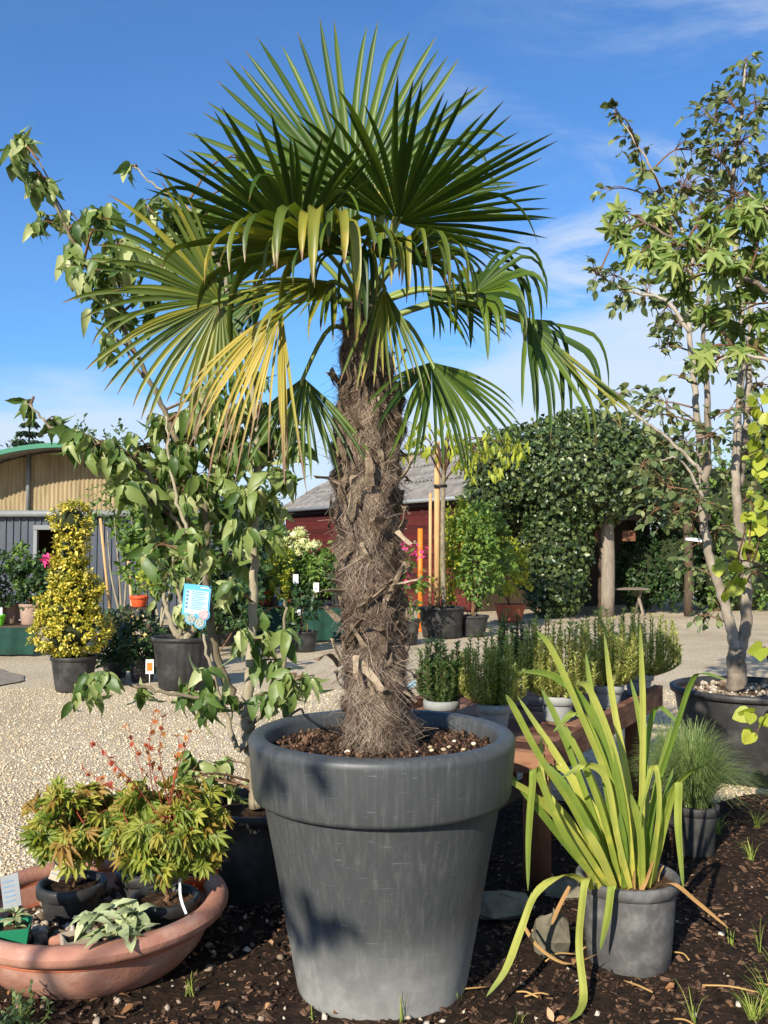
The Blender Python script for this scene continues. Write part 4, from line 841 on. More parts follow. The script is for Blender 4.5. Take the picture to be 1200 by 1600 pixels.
    fan(root, H(474, 590, 3.12), (-.04, -.1, -1), (0, -.9, .35), .36, 18, 92, .35, None, 'palm', st(-.04, 0, -.1), 11, ragged=.08, split=.4, sag=.35, prad=.008)
    fan(root, H(625, 408, 2.98), (.72, -.55, .12), (0, .3, 1), .36, 17, 120, .5, .5, 'palm2', st(.02, -.03), 12, ragged=.1, cup=0)
    fan(root, H(640, 372, 3.45), (.75, .3, .05), (0, -.6, .8), .38, 20, 110, .7, None, 'palm', st(.02, .05), 14, ragged=.08)
    fan(root, H(560, 402, 2.95), (.12, -.80, .05), (0, .1, 1), .36, 21, 170, .8, .6, 'palm', st(0, -.03), 13, ragged=.12, cup=0, bendvar=.2)
    fan(root, H(520, 440, 3.0), (-.55, -.4, -.45), (0, -.6, .8), .36, 24, 110, .4, None, 'palm2', st(-.02, -.02), 20, ragged=.1)
    fan(root, H(665, 450, 3.2), (.65, -.1, -.45), (0, -.6, .8), .34, 22, 110, .5, None, 'palm', st(.03, 0), 18, ragged=.1)
    fan(root, H(596, 420, 3.15), (.05, -.03, 1), (0, -1, .1), .30, 9, 26, .0, None, 'palm2', st(0, 0), 15, split=.8)
    fan(root, H(545, 420, 3.2), (-.2, .05, 1), (0, -1, .1), .34, 10, 40, .05, None, 'palm', st(0, .02), 16, split=.7)
    fan(root, H(420, 450, 3.35), (-.55, .2, -.5), (0, -.7, .7), .40, 20, 110, .5, None, 'palm', st(-.04, .04), 17, ragged=.08)
palm()

# ---------------------------------------------------------------- branching trees with single leaves
class Tree:
    def __init__(s, name, label, cat, basept, stems, bark, twig='twig', twigr=.005):
        s.root = thing(name, label, cat, basept); s.sk = []; s.T = []; s.D = []; s.tw = MB(); s.twr = twigr; s.twig = twig
        for P, rd in stems:
            n = 6 * len(P); Q = spline(P, n); Q[1:-1] += RNG.normal(0, .004, Q[1:-1].shape); r = np.interp(np.linspace(0, 1, n), np.linspace(0, 1, len(rd)), rd)
            MB().tube(Q, r, 10).build('trunk' if rd[0] > .018 else 'branch', M[bark], s.root); s.sk.append(Q)
        s.sk = np.vstack(s.sk)
    def spray(s, c, r, n, droop=.8, per=5, out=.5):
        c = np.asarray(c, float); dd = np.linalg.norm(s.sk - c, axis=1) + 1.2 * np.maximum(s.sk[:, 2] - c[2] + .05, 0); a = s.sk[np.argmin(dd)]
        ln = np.linalg.norm(c - a); P = spline([a, a * .45 + c * .55 + np.array([0, 0, .10 * ln]) + RNG.normal(0, .04 * ln, 3), c], 8); s.tw.tube(P, np.linspace(s.twr * 1.5, s.twr * .6, 8), 5)
        for _ in range(max(1, round(n / per))):
            b = P[RNG.integers(4, 8)]; e = c + rdir(1)[0] * np.asarray(r) * RNG.uniform(.35, 1.0); Q = spline([b, b * .5 + e * .5 + np.array([0, 0, .15 * np.linalg.norm(e - b)]), e], 6); s.tw.tube(Q, np.linspace(s.twr * .7, s.twr * .35, 6), 4, cap=False)
            d0 = nz(e - b)
            for j in range(per):
                u = 5 - (j // 2) * 1.1; p = Q[max(int(u), 0)]; sidev = np.cross(d0, [0, 0, 1]) * (1 if j % 2 else -1)
                if j == per - 1: sidev = d0
                s.T.append(p); s.D.append(nz(sidev * .7 + d0 * out + np.array([0, 0, -droop]) + RNG.normal(0, .25, 3)))
    def finish(s, protos, size, mat, var=.22, limit=290, up=(0, -.35, .7), name='leaf'):
        s.tw.build('twigs', M[s.twig], s.root, kind='stuff')
        T = np.array(s.T); D = np.array(s.D); k = len(T); N = np.array(up) + RNG.normal(0, .45, (k, 3)); R = frames(D, N) * (size * (1 + var * RNG.normal(size=k)).clip(.5, 1.6))[:, None, None]
        o = np.argsort(T[:, 1] + RNG.normal(0, .12, k)); T, R = T[o], R[o]
        pieces(name, [MB().add(p).mesh(name, M[mat]) for p in protos], R[:limit], T[:limit], s.root)
        if k > limit:
            mb = MB()
            for i, p in enumerate(protos): mb.scatter(p, R[limit + i::len(protos)], T[limit + i::len(protos)])
            mb.build('remaining_leaves', M[mat], s.root, kind='stuff')
        return s.root
DOG = [oval(.40, .45, .5, 8, .5, wave=.02), oval(.36, .6, .8, 8, -.6, wave=.025), oval(.44, .25, .4, 8, .8, wave=.02), oval(.34, .75, 1.0, 8, .5, wave=.03)]
SW = [lobed([-115, -58, 0, 58, 115], [.66, .92, 1, .92, .66], .26, .13, d, .1) for d in (.15, .35, .55)]
MAP = [lobed([-120, -78, -38, 0, 38, 78, 120], [.45, .75, .95, 1, .95, .75, .45], .25, .135, d, .1) for d in (.2, .45, .7)]
def P_(pts, d):
    return [W(p[0], p[1], d + (p[2] if len(p) > 2 else 0)) for p in pts]
def dogwood():
    d = 4.0; c = W(412, 0, d); cp = np.array([c[0], d + .02, 0])
    pr = thing('black_tub', 'dark nursery tub half hidden behind the grey planter', 'pot', cp); pot(pr, cp, .20, .245, .40, M['black_pot'], n=48)
    S = [(P_([(402, 1262), (396, 1190), (388, 1140), (385, 1112)], d), [.036, .032, .030]), (P_([(385, 1118), (392, 1050), (394, 960), (397, 860), (401, 760), (400, 650), (385, 560), (362, 470), (335, 400, -.05), (298, 330, -.1), (240, 290, -.1), (210, 262, -.1)], d), [.026, .020, .018, .015, .011, .008, .005, .003]),
         (P_([(384, 1118), (362, 1085), (340, 1030), (329, 960), (323, 880), (322, 800), (300, 730), (268, 670), (237, 600), (200, 530), (165, 465), (130, 405), (100, 350), (75, 290), (40, 235)], d), [.024, .019, .016, .014, .011, .009, .007, .004]),
         (P_([(323, 900), (290, 840), (262, 790), (230, 740), (190, 705), (140, 690), (80, 668), (55, 640), (40, 630)], d, ), [.011, .010, .008, .006, .003]), (P_([(324, 890), (300, 850), (280, 790), (265, 720), (260, 650)], d - .1), [.009, .008, .005]),
         (P_([(400, 740), (430, 700), (445, 640), (440, 600)], d + .1), [.012, .009, .005]), (P_([(392, 1150), (372, 1170), (350, 1105), (335, 1060), (318, 990)], d - .05), [.014, .010, .006]), (P_([(235, 600), (205, 560), (190, 470), (175, 420)], d + .1), [.008, .006, .004]), (P_([(130, 405), (105, 345), (60, 250)], d + .1), [.006, .005, .003]),
         (P_([(395, 1130), (425, 1100), (442, 1050), (445, 960), (446, 940)], d - .12), [.010, .008, .004]), (P_([(376, 1100), (330, 1092), (250, 1080), (180, 1065), (140, 1060)], d - .15), [.009, .007, .004])]
    t = Tree('dogwood_tree', 'tall dogwood with forked pale trunk and curling leaves growing behind the grey planter', 'tree', tuple(W(402, 1262, d)), S, 'bark', twigr=.0045)
    k = d / F
    cl = [(35, 235, 38, 20), (60, 270, 30, 10), (20, 215, 26, 8), (80, 290, 25, 6), (75, 350, 34, 12), (125, 345, 32, 14), (165, 345, 34, 14), (190, 375, 30, 12), (120, 400, 26, 10), (140, 430, 40, 16), (185, 425, 38, 16), (215, 395, 30, 10), (165, 465, 36, 12), (195, 490, 30, 10), (150, 440, 30, 8), (230, 460, 34, 12), (175, 530, 26, 8), (215, 265, 14, 3), (245, 320, 22, 6), (275, 330, 30, 12), (305, 350, 34, 14), (340, 330, 38, 14), (370, 290, 30, 8), (385, 245, 14, 4), (280, 380, 38, 14), (320, 400, 40, 16), (260, 420, 32, 12), (345, 440, 40, 14),
          (300, 450, 36, 10), (370, 520, 40, 10), (330, 540, 34, 8), (395, 590, 36, 10),
          (45, 632, 14, 3), (75, 655, 24, 7), (110, 680, 30, 10), (150, 695, 34, 12), (190, 715, 38, 16), (230, 700, 40, 16), (270, 660, 38, 18), (300, 640, 36, 16), (250, 740, 44, 18), (300, 700, 46, 20), (340, 680, 42, 18), (380, 700, 42, 18), (420, 690, 36, 14), (430, 740, 32, 12), (290, 760, 46, 18), (340, 750, 46, 18), (385, 770, 36, 14), (230, 790, 38, 14), (200, 760, 34, 12), (270, 800, 40, 14), (345, 810, 40, 14), (420, 790, 28, 10), (310, 850, 34, 10), (360, 870, 34, 10), (375, 830, 30, 8), (430, 830, 24, 6), (245, 850, 30, 8), (370, 920, 28, 8), (440, 660, 30, 8), (410, 640, 34, 10), (360, 640, 36, 12), (320, 620, 30, 8), (465, 700, 24, 6),
          (300, 945, 26, 6), (165, 1060, 34, 12), (140, 1085, 26, 8), (215, 1075, 18, 5), (290, 1085, 30, 10), (325, 1060, 26, 8), (340, 1100, 24, 6), (430, 1030, 28, 10), (460, 1060, 32, 12), (440, 1085, 30, 10), (490, 1055, 22, 6), (410, 1085, 20, 5), (445, 985, 16, 4), (446, 945, 10, 3), (420, 990, 24, 6), (300, 1205, 40, 12), (345, 1215, 36, 12), (280, 1225, 30, 8), (365, 1190, 20, 5), (370, 990, 24, 5)]
    for px, py, rr, n in cl: t.spray(W(px, py, d + RNG.uniform(-.22, .25) - (.15 if py > 1000 else 0)), rr * k * np.array([1.05, 1.05, .85]), int(n * (3.1 if 600 < py < 900 else 2.2)), droop=.85)
    t.finish(DOG, .098, 'dogwood', up=(0, -.6, .6))
    # hanging blue care card
    o = thing('care_card', 'light blue plant care card with three round photos hanging on the dogwood stem', 'card', tuple(W(307, 915, 3.86)))
    X = np.array([.98, -.18, -.10]); X = nz(X); Zv = nz(np.array([.10, -.05, 1.])); Zv = nz(Zv - X * np.dot(X, Zv)); Y = np.cross(Zv, X); R = np.stack([X, Y, Zv], 1); cc = W(307, 938, 3.86)
    at = lambda u, v, w=0: cc + X * u + Zv * v + Y * w
    MB().box(cc, (.122, .003, .132), R).build('panel', M['blue'], o, False)
    ps = MB().box(at(.003, -.008, -.0035), (.104, .002, .100), R).build('paper', M['paleblue'], o, False)
    for i in range(11): MB().box(at(.012 - .004 * (i % 3), .036 - i * .0072, -.0055), (.066 - .010 * ((i * 7) % 3), .001, .0022), R).build('text_line', M['ink'], ps, False)
    for i in range(5): MB().box(at(-.041, .034 - i * .0165, -.0055), (.010, .001, .010), R).build('icon', M['ink'], ps, False)
    MB().box(at(.035, .056, -.0035), (.04, .0015, .004), R).build('heading', M['white'], o, False)
    for u, v, mt in ((-.016, -.078, 'photo_dark'), (.040, -.055, 'photo_pink'), (.026, -.092, 'photo_dark')):
        for rr, m2, w in ((.027, 'blue', -.004), (.0215, mt, -.007)):
            n = 24; V = [at(u + rr * math.cos(a), v + rr * math.sin(a), w) for a in np.arange(n) * 2 * math.pi / n] + [at(u + rr * math.cos(a), v + rr * math.sin(a), w + .0028) for a in np.arange(n) * 2 * math.pi / n]
            MB().raw(V, [tuple(range(n)), tuple(range(n, 2 * n))[::-1]] + [(j, (j + 1) % n, n + (j + 1) % n, n + j) for j in range(n)]).build('photo_disc' if w < -.005 else 'disc_border', M[m2], o, False)
    MB().tube([at(.0, .064), W(318, 905, 3.95), W(322, 898, 3.99)], .0015, 5).build('tie', M['white'], o)
dogwood()
def tub_shrub():
    d = 10.0; b = W(285, 1073, d) * (1, 1, 0); pr = thing('ribbed_tub', 'black ribbed nursery tub holding a crooked stemmed shrub on the gravel', 'pot', b); pot(pr, b, .25, .325, .56, M['black_pot'], rib=.008, n=132, nrib=22)
    S = [(P_([(285, 1000), (272, 985), (262, 955), (255, 925), (262, 890)], d), [.04, .032, .022, .015]), (P_([(290, 1000), (300, 985), (308, 975), (312, 955), (318, 930)], d), [.045, .04, .02, .012]), (P_([(280, 1000), (285, 960), (278, 920), (270, 880), (280, 850)], d), [.03, .024, .016, .01])]
    t = Tree('crooked_shrub', 'shrub with crooked pale stems growing from the black ribbed tub', 'shrub', tuple(W(285, 1000, d)), S, 'bark', twigr=.007); k = d / F
    for px, py, rr, n in ((262, 900, 26, 20), (255, 925, 22, 16), (285, 870, 30, 20), (300, 960, 22, 14), (272, 965, 14, 8), (310, 985, 14, 8), (320, 930, 20, 12), (245, 880, 22, 14), (300, 905, 26, 14), (290, 985, 14, 6)): t.spray(W(px, py, d + RNG.uniform(-.15, .1)), rr * k, n, droop=.8)
    t.finish(DOG, .13, 'dogwood', limit=120)
tub_shrub()

# ---------------------------------------------------------------- terracotta bowl garden
BX, BY = W(167, 0, 3.36)[0], 3.36
def bowl():
    c = (BX, BY, .0); r = thing('terracotta_bowl', 'wide weathered terracotta bowl with rolled rim full of small potted plants', 'bowl', c)
    MB().lathe([(.24, .0), (.29, .004), (.335, .03), (.385, .085), (.418, .15), (.428, .185), (.425, .19), (.395, .19), (.36, .12), (.30, .07), (.0, .06)], c, 96, closed=True, wob=.004).build('body', M['terra'], r)
    a = np.linspace(.15, 2 * math.pi + .15, 15)
    MB().lathe([(.438 + .040 * math.cos(q), .213 + .034 * math.sin(q)) for q in a[::-1]], c, 96, wob=.004).build('rim', M['terra'], r)
    MB().lathe([(.424, .158), (.4265, .163), (.423, .168)], c, 96, wob=.004).build('groove_band', M['terrain'], r)
    MB().lathe([(.404, .205), (.385, .15), (.35, .118)], c, 72).build('inner_wall', M['terrain'], r)
    V = [(BX, BY, .128)]; K, R = 48, 10
    for i in range(1, R + 1):
        for j in range(K):
            q = .372 * i / R; t = 2 * math.pi * j / K; V.append((BX + q * math.cos(t), BY + q * math.sin(t), .125 + RNG.normal(0, .008)))
    fs = [(0, 1 + j, 1 + (j + 1) % K) for j in range(K)] + [(1 + (i - 1) * K + j, 1 + i * K + j, 1 + i * K + (j + 1) % K, 1 + (i - 1) * K + (j + 1) % K) for i in range(1, R) for j in range(K)]
    MB().raw(V, fs).build('soil', M['soil'], r)
    k = 420; q = .37 * np.sqrt(RNG.random(k)); t = RNG.uniform(0, 6.283, k); s = RNG.gamma(3, .0035, k) + .005
    MB().scatter(rock(3), frames(rdir(k), rdir(k)) * s[:, None, None], np.stack([BX + q * np.cos(t), BY + q * np.sin(t), .132 + s * .3], 1)).build('pebbles', M['pebble'], r, kind='stuff')
    for px, py, d, s, lab in ((90, 1432, 3.2, .034, 'reddish stone beside the green seedling pot'), (100, 1462, 3.08, .030, 'flat reddish stone in front of the maple pot'), (118, 1455, 3.05, .022, 'small brown stone next to the beige pot'), (238, 1368, 3.6, .034, 'pale stone between the two maple pots'), (55, 1462, 3.02, .030, 'grey stone in front of the green seedling pot')):
        p = W(px, py, d); o = MB().scatter(rock(px), (np.eye(3) * s)[None], np.array([[p[0], p[1], .135 + s * .35]])).build('stone', M['terra' if 'red' in lab else 'pebble']); tag(o, lab, 'stone')
    def maple(px, py, d, crown, lab, n, shoots, mt='maple'):
        b = np.array([W(px, 0, d)[0], d, .128]); pr = thing('plant_pot', lab[0], 'pot', b); zz = pot(pr, b, .095, .118, .13, M['black_pot'], n=36, soilz=.105)
        ctr = W(crown[0], crown[1], d); foot = np.array([b[0] + .005, d, zz]); mid = foot * .6 + ctr * .4 + (RNG.normal(0, .012), 0, 0)
        S = [([foot - (0, 0, .02), mid, ctr], [.011, .009, .004])] + [([mid, mid * .5 + e * .5 + (0, 0, .03), e], [.006, .005, .002]) for e in [ctr + np.array([dx, dy, dz]) for dx, dy, dz in ((-.12, -.03, .0), (.12, .02, .02), (-.06, .08, .08), (.07, -.08, .06), (0, .02, .12))]]
        t = Tree('maple_sapling', lab[1], 'maple', tuple(foot), S, 'twig', 'redtwig', twigr=.0022)
        for i in range(n):
            o = rdir(1)[0]; o = o * (.45 + .55 * RNG.random() ** .5); t.spray(ctr + o * np.array(crown[2]), .055, 8, droop=.45, per=4, out=.7)
        if shoots:
            mb = MB(); ls = []
            for sx, sy in shoots:
                e = W(sx, sy, d + RNG.uniform(-.1, .15)); P = spline([ctr + RNG.normal(0, .03, 3), ctr * .4 + e * .6 + RNG.normal(0, .012, 3), e], 10); mb.tube(P, np.linspace(.0022, .001, 10), 4)
                for j in range(4, 10): ls.append(P[j])
            mb.build('shoot', M['redtwig'], t.root); ls = np.array(ls); kk = len(ls)
            MB().scatter(MAP[1], frames(rdir(kk) + np.array([0, 0, -.4]), rdir(kk) + np.array([0, -.6, .4])) * .026, ls).build('young_leaves', M['maplered'], t.root)
        t.finish(MAP, .064, mt, limit=280, up=(0, -.5, .6))
    maple(132, 0, 3.46, (120, 1285, (.155, .12, .115)), ('round black pot of the maple beside the green seedling pot', 'green leaved maple sapling beside the green seedling pot'), 68, [])
    maple(272, 0, 3.32, (262, 1292, (.18, .12, .135)), ('round black pot of the maple beside the tall red shoots', 'maple sapling with orange tinged leaves and thin red shoots'), 84, [(150, 1160), (200, 1130), (240, 1110), (255, 1120), (300, 1140), (175, 1190), (230, 1160), (160, 1220), (280, 1150), (130, 1200)])
    b = np.array([W(235, 0, 3.62)[0], 3.62, .128]); pr = thing('plant_pot', 'spare black pot behind the maple with red shoots', 'pot', b); pot(pr, b, .075, .092, .12, M['black_pot'], n=32)
    p = W(311, 1366, 3.6); o = thing('clay_pot', 'small orange clay pot leaning in the back of the bowl', 'pot', (p[0], 3.6, .125)); pot(o, (p[0], 3.6, .125), .05, .065, .12, M['orange_pot'], n=28)
    # white tag on the maple stem
    P = spline([W(282, 1372, 3.28), W(281, 1392, 3.22), W(284, 1410, 3.18), W(291, 1428, 3.15)], 8); tag(MB().ribbon(P, .009, (1, .2, 0), 0).build('plant_tag', M['white']), 'narrow white strip tag looped round the maple stem', 'tag')
    # square pots
    def square(c, w0, w1, h, mat, root, rz=0.):
        V = []; fs = []
        for (w, z) in ((w0, 0), (w1, h), (w1 - .008, h), (w0 - .006, .012)):
            for k in range(4):
                a = rz + math.pi / 4 + k * math.pi / 2; V.append((c[0] + w / math.sqrt(2) * math.cos(a), c[1] + w / math.sqrt(2) * math.sin(a), c[2] + z))
        for i in range(3):
            for k in range(4): fs.append((4 * i + k, 4 * i + (k + 1) % 4, 4 * i + 4 + (k + 1) % 4, 4 * i + 4 + k))
        fs.append((0, 3, 2, 1)); MB().raw(V, fs).build('body', M[mat], root, False)
        q = w1 - .012; MB().box((c[0], c[1], c[2] + h * .80), (q * .95, q * .95, .01), [[math.cos(rz), -math.sin(rz), 0], [math.sin(rz), math.cos(rz), 0], [0, 0, 1]], jit=.002).build('soil', M['soil'], root, False)
    b = np.array([W(45, 0, 3.14)[0], 3.14, .13]); o = thing('square_pot', 'square green plastic pot with a small seedling', 'pot', b); square(b, .085, .115, .10, 'green_pot', o, .25)
    s = thing('seedling', 'small pale green seedling in the square green pot', 'seedling', (b[0], b[1], .21)); g = [MB().add(oval(.5, .2, .5, 6)).mesh('leaf', M['lamb'])]; MB().tube([(b[0], b[1], .20), (b[0] + .005, b[1], .27)], .003, 5).build('stalk', M['twig'], s)
    n = 12; th = np.linspace(0, 6.283 * 1.6, n); T = np.stack([b[0] + 0 * th, b[1] + 0 * th, .215 + .055 * np.linspace(0, 1, n)], 1); Dn = np.stack([np.cos(th), np.sin(th), .7 + 0 * th], 1); pieces('leaf', g, frames(Dn, np.array([0, 0, 1.]) + 0 * Dn) * np.linspace(.05, .07, n)[:, None, None], T, s)
    def card(name, lab, pc, d, w, h, lean, mat):
        p = W(pc[0], pc[1], d); R = np.array(Matrix.Rotation(lean[1], 3, 'Y') @ Matrix.Rotation(lean[0], 3, 'X')); o = thing(name, lab, 'label', tuple(p - np.array([0, 0, h / 2]))); MB().box(p, (w, .002, h), R).build('panel', M[mat], o, False)
        for i in range(5): MB().box(p + R @ np.array([-.1 * w + .04 * w * (i % 2), -.002, h * .3 - i * h * .15]), (w * .6, .001, h * .03), R).build('print_line', M['ink'], o, False)
    card('plant_label', 'grey printed label leaning in the green seedling pot', (17, 1392), 3.1, .062, .105, (-.25, -.25), 'pipe'); card('plant_label', 'yellowed translucent label stuck in the maple pot', (93, 1352), 3.4, .04, .11, (-.2, .35), 'beige_pot')
    # woolly sage
    b = np.array([W(142, 0, 3.05)[0], 3.05, .135]); o = thing('square_pot', 'square beige pot tipped under the woolly grey plant', 'pot', b); square(b, .075, .095, .095, 'beige_pot', o, .6)
    s = thing('woolly_plant', 'plant with thick woolly pale green leaves spilling over the beige pot', 'plant', (b[0], b[1], .22)); ms = [MB().add(oval(w, .22, dr, 8, tw)).mesh('leaf', M['lamb']) for w, dr, tw in ((.38, .3, .2), (.42, .55, -.2), (.36, .8, .3))]
    cs = [(150, 1408, 3.05), (135, 1415, 3.0), (185, 1425, 3.03), (200, 1410, 3.08), (215, 1405, 3.1), (180, 1440, 2.98), (205, 1440, 3.02), (170, 1400, 3.1)]; T = []; Dn = []
    for px, py, d in cs:
        q = W(px, py, d); e = q - np.array([0, 0, .045])
        for j in range(5): T.append(e); a = RNG.uniform(0, 6.283); Dn.append((math.cos(a), math.sin(a) - .2, RNG.uniform(.15, .9)))
    T = np.array(T); Dn = np.array(Dn); k = len(T); pieces('leaf', ms, frames(Dn, np.array([0, -.2, 1.]) + .2 * rdir(k)) * RNG.uniform(.065, .115, k)[:, None, None], T, s)
    mb = MB()
    for px, py, d in cs: mb.tube(spline([b + (0, 0, .08), W(px, py, d) - (0, 0, .04)], 4), .004, 5)
    mb.build('stem', M['lamb'], s)
    # herb at the corner and its neighbours outside the picture
    for i, (px, d, lab) in enumerate(((25, 2.82, 'grey green feathery herb at the foot of the terracotta bowl'), (-130, 2.70, 'bushy herb left of the feathery herb, beside the bowl'), (-320, 2.85, 'broad herb clump left of the bowl'))):
        x = W(px, 0, d)[0]; r = thing('feathery_herb', lab, 'herb', (x, d, 0)); mb = MB(); T = []; Dn = []
        for s in range(34):
            a = RNG.uniform(0, 6.283); q = RNG.uniform(.02, .13); e = np.array([x + q * math.cos(a) * 1.1, d + q * math.sin(a), RNG.uniform(.05, .13) + i * .03]); P = spline([(x + .3 * (e[0] - x), d + .3 * (e[1] - d), 0.), (e[0], e[1], e[2] * .5), e], 7); mb.tube(P, .0018, 4)
            for j in range(2, 7):
                for w in range(5): T.append(P[j]); Dn.append(rdir(1)[0] * .8 + (0, 0, .3))
        mb.build('stem', M['weed'], r); T = np.array(T); Dn = np.array(Dn); k = len(T); MB().scatter(oval(.42, .2, .3, 4), frames(Dn, rdir(k) + np.array([0, 0, 1.])) * RNG.uniform(.014, .028, k)[:, None, None], T).build('foliage', M['herb'], r)
bowl()

# ---------------------------------------------------------------- iris in its pot
def iris():
    D = 3.37; b = np.array([W(965, 0, D)[0], D, .004]); r = thing('iris_pot', 'weathered charcoal plastic pot holding the iris', 'pot', b); z = pot(r, b, .148, .176, .315, M['iris_pot'], n=64, soilz=.285)
    t = thing('iris_plant', 'iris with long sword shaped yellow green leaves arching from a charcoal pot', 'plant', (b[0], b[1], z))
    def blade(pts, w=.034, mat='iris', side=(1, .25, .1), n=22, tip=True):
        P = spline([W(*p) for p in pts], n); u = np.linspace(0, 1, n); ww = w * np.where(u < .12, .75 + 2. * u, 1.) * np.where(u > .72, np.sqrt(np.maximum(1 - (u - .72) / .28, 0)), 1) + .0015 if tip else np.full(n, w)
        MB().veined(P, ww, side, .22, RNG.random()).build('blade', M[mat], t)
    B = [[(975, 1385, 3.36), (955, 1240, 3.3), (905, 1110, 3.25), (862, 1015, 3.22), (838, 985, 3.2)], [(985, 1385, 3.4), (965, 1230, 3.38), (920, 1110, 3.36), (868, 1058, 3.32), (812, 1048, 3.28)], [(990, 1385, 3.4), (985, 1250, 3.45), (958, 1100, 3.5), (944, 990, 3.5)], [(1000, 1385, 3.34), (1003, 1240, 3.3), (1004, 1100, 3.28), (1000, 975, 3.26)],
         [(1005, 1385, 3.36), (1022, 1250, 3.33), (1052, 1150, 3.3), (1080, 1065, 3.28), (1100, 1052, 3.26), (1135, 1062, 3.24)], [(1012, 1390, 3.36), (1035, 1265, 3.3), (1070, 1212, 3.26), (1108, 1192, 3.22)], [(1015, 1390, 3.34), (1045, 1260, 3.26), (1060, 1222, 3.22), (1060, 1290, 3.2), (1068, 1392, 3.2)], [(952, 1385, 3.36), (900, 1270, 3.28), (842, 1180, 3.2), (805, 1110, 3.16), (790, 1085, 3.14)],
         [(945, 1385, 3.3), (890, 1300, 3.2), (830, 1240, 3.1), (778, 1212, 3.05)], [(942, 1385, 3.28), (890, 1325, 3.2), (838, 1260, 3.12), (795, 1208, 3.1)], [(962, 1385, 3.38), (918, 1250, 3.4), (872, 1130, 3.42), (845, 1075, 3.42)], [(940, 1390, 3.25), (880, 1300, 3.12), (838, 1205, 3.08), (832, 1230, 3.07), (826, 1310, 3.07), (825, 1392, 3.07)],
         [(925, 1390, 3.25), (916, 1372, 3.14), (909, 1420, 3.11), (905, 1480, 3.1), (912, 1550, 3.02), (905, 1580, 2.93), (886, 1597, 2.88)], [(960, 1392, 3.22), (956, 1384, 3.15), (950, 1430, 3.13), (938, 1484, 3.13)], [(935, 1392, 3.3), (888, 1366, 3.2), (840, 1392, 3.12), (815, 1450, 3.08), (790, 1515, 2.98), (760, 1557, 2.93)], [(995, 1385, 3.42), (1010, 1250, 3.5), (1000, 1130, 3.55), (985, 1060, 3.56)], [(970, 1385, 3.33), (940, 1270, 3.28), (905, 1180, 3.22), (868, 1120, 3.2)],
         [(980, 1385, 3.31), (975, 1280, 3.25), (955, 1180, 3.22), (930, 1110, 3.22)], [(990, 1385, 3.3), (978, 1270, 3.26), (958, 1170, 3.22), (922, 1080, 3.2), (900, 1065, 3.18)], [(958, 1385, 3.31), (925, 1300, 3.24), (885, 1230, 3.2), (850, 1190, 3.2)], [(950, 1388, 3.3), (905, 1320, 3.22), (858, 1260, 3.16), (815, 1235, 3.12)], [(1000, 1385, 3.42), (1030, 1280, 3.46), (1052, 1200, 3.5)], [(985, 1388, 3.27), (965, 1310, 3.22), (948, 1220, 3.2), (918, 1195, 3.17), (878, 1215, 3.14)], [(1003, 1388, 3.28), (1000, 1300, 3.24), (985, 1240, 3.2)],
         [(968, 1385, 3.42), (950, 1230, 3.5), (925, 1090, 3.55), (915, 1020, 3.58)], [(975, 1388, 3.28), (975, 1330, 3.25), (968, 1270, 3.22)], [(948, 1388, 3.35), (895, 1290, 3.36), (850, 1230, 3.36), (845, 1150, 3.38)], [(960, 1388, 3.27), (935, 1330, 3.2), (912, 1290, 3.17)]]
    for q in range(9):
        a = RNG.uniform(-1, 1); x0 = 975 + 35 * RNG.uniform(-1, 1); hgt = RNG.uniform(120, 300); dd = RNG.uniform(-.1, .15); top = (x0 - 40 + 110 * a * (hgt / 260), 1385 - hgt); B.append([(x0, 1388, 3.36 + dd * .3), (x0 * .6 + top[0] * .4, 1385 - hgt * .5, 3.34 + dd * .7), (top[0], top[1], 3.34 + dd)] + ([(top[0] + 45 * np.sign(a), top[1] + 25, 3.3 + dd)] if q % 3 == 0 else []))
    for p in B: blade(p, RNG.uniform(.021, .029))
    for p in ([(1012, 1395, 3.3), (1025, 1310, 3.22), (1030, 1240, 3.2), (1022, 1195, 3.2), (1008, 1240, 3.19), (998, 1290, 3.19)],): blade(p, .018)
    for p in ([(935, 1392, 3.3), (905, 1340, 3.25), (870, 1290, 3.2), (855, 1210, 3.2)], [(1018, 1392, 3.3), (1050, 1380, 3.2), (1090, 1410, 3.2), (1138, 1450, 3.2)], [(890, 1385, 3.2), (872, 1420, 3.15), (862, 1445, 3.1)], [(815, 1440, 3.25), (840, 1478, 3.17), (885, 1505, 3.1), (935, 1490, 3.10)], [(1000, 1395, 3.22), (1010, 1375, 3.25), (1022, 1340, 3.25)]): blade(p, .012, 'irisdry')
    # torn sheaths at the crown
    for q in range(10):
        a = RNG.uniform(0, 6.283); p = b + np.array([.10 * math.cos(a), .08 * math.sin(a), .275]); MB().ribbon(spline([p, p + (0.01 * math.cos(a), .01 * math.sin(a), .04), p + (.03 * math.cos(a), .03 * math.sin(a), .07 + .03 * RNG.random())], 6), np.linspace(.022, .006, 6), (1, .3, 0), .4, RNG.random()).build('sheath', M['irisdry'], t)
iris()

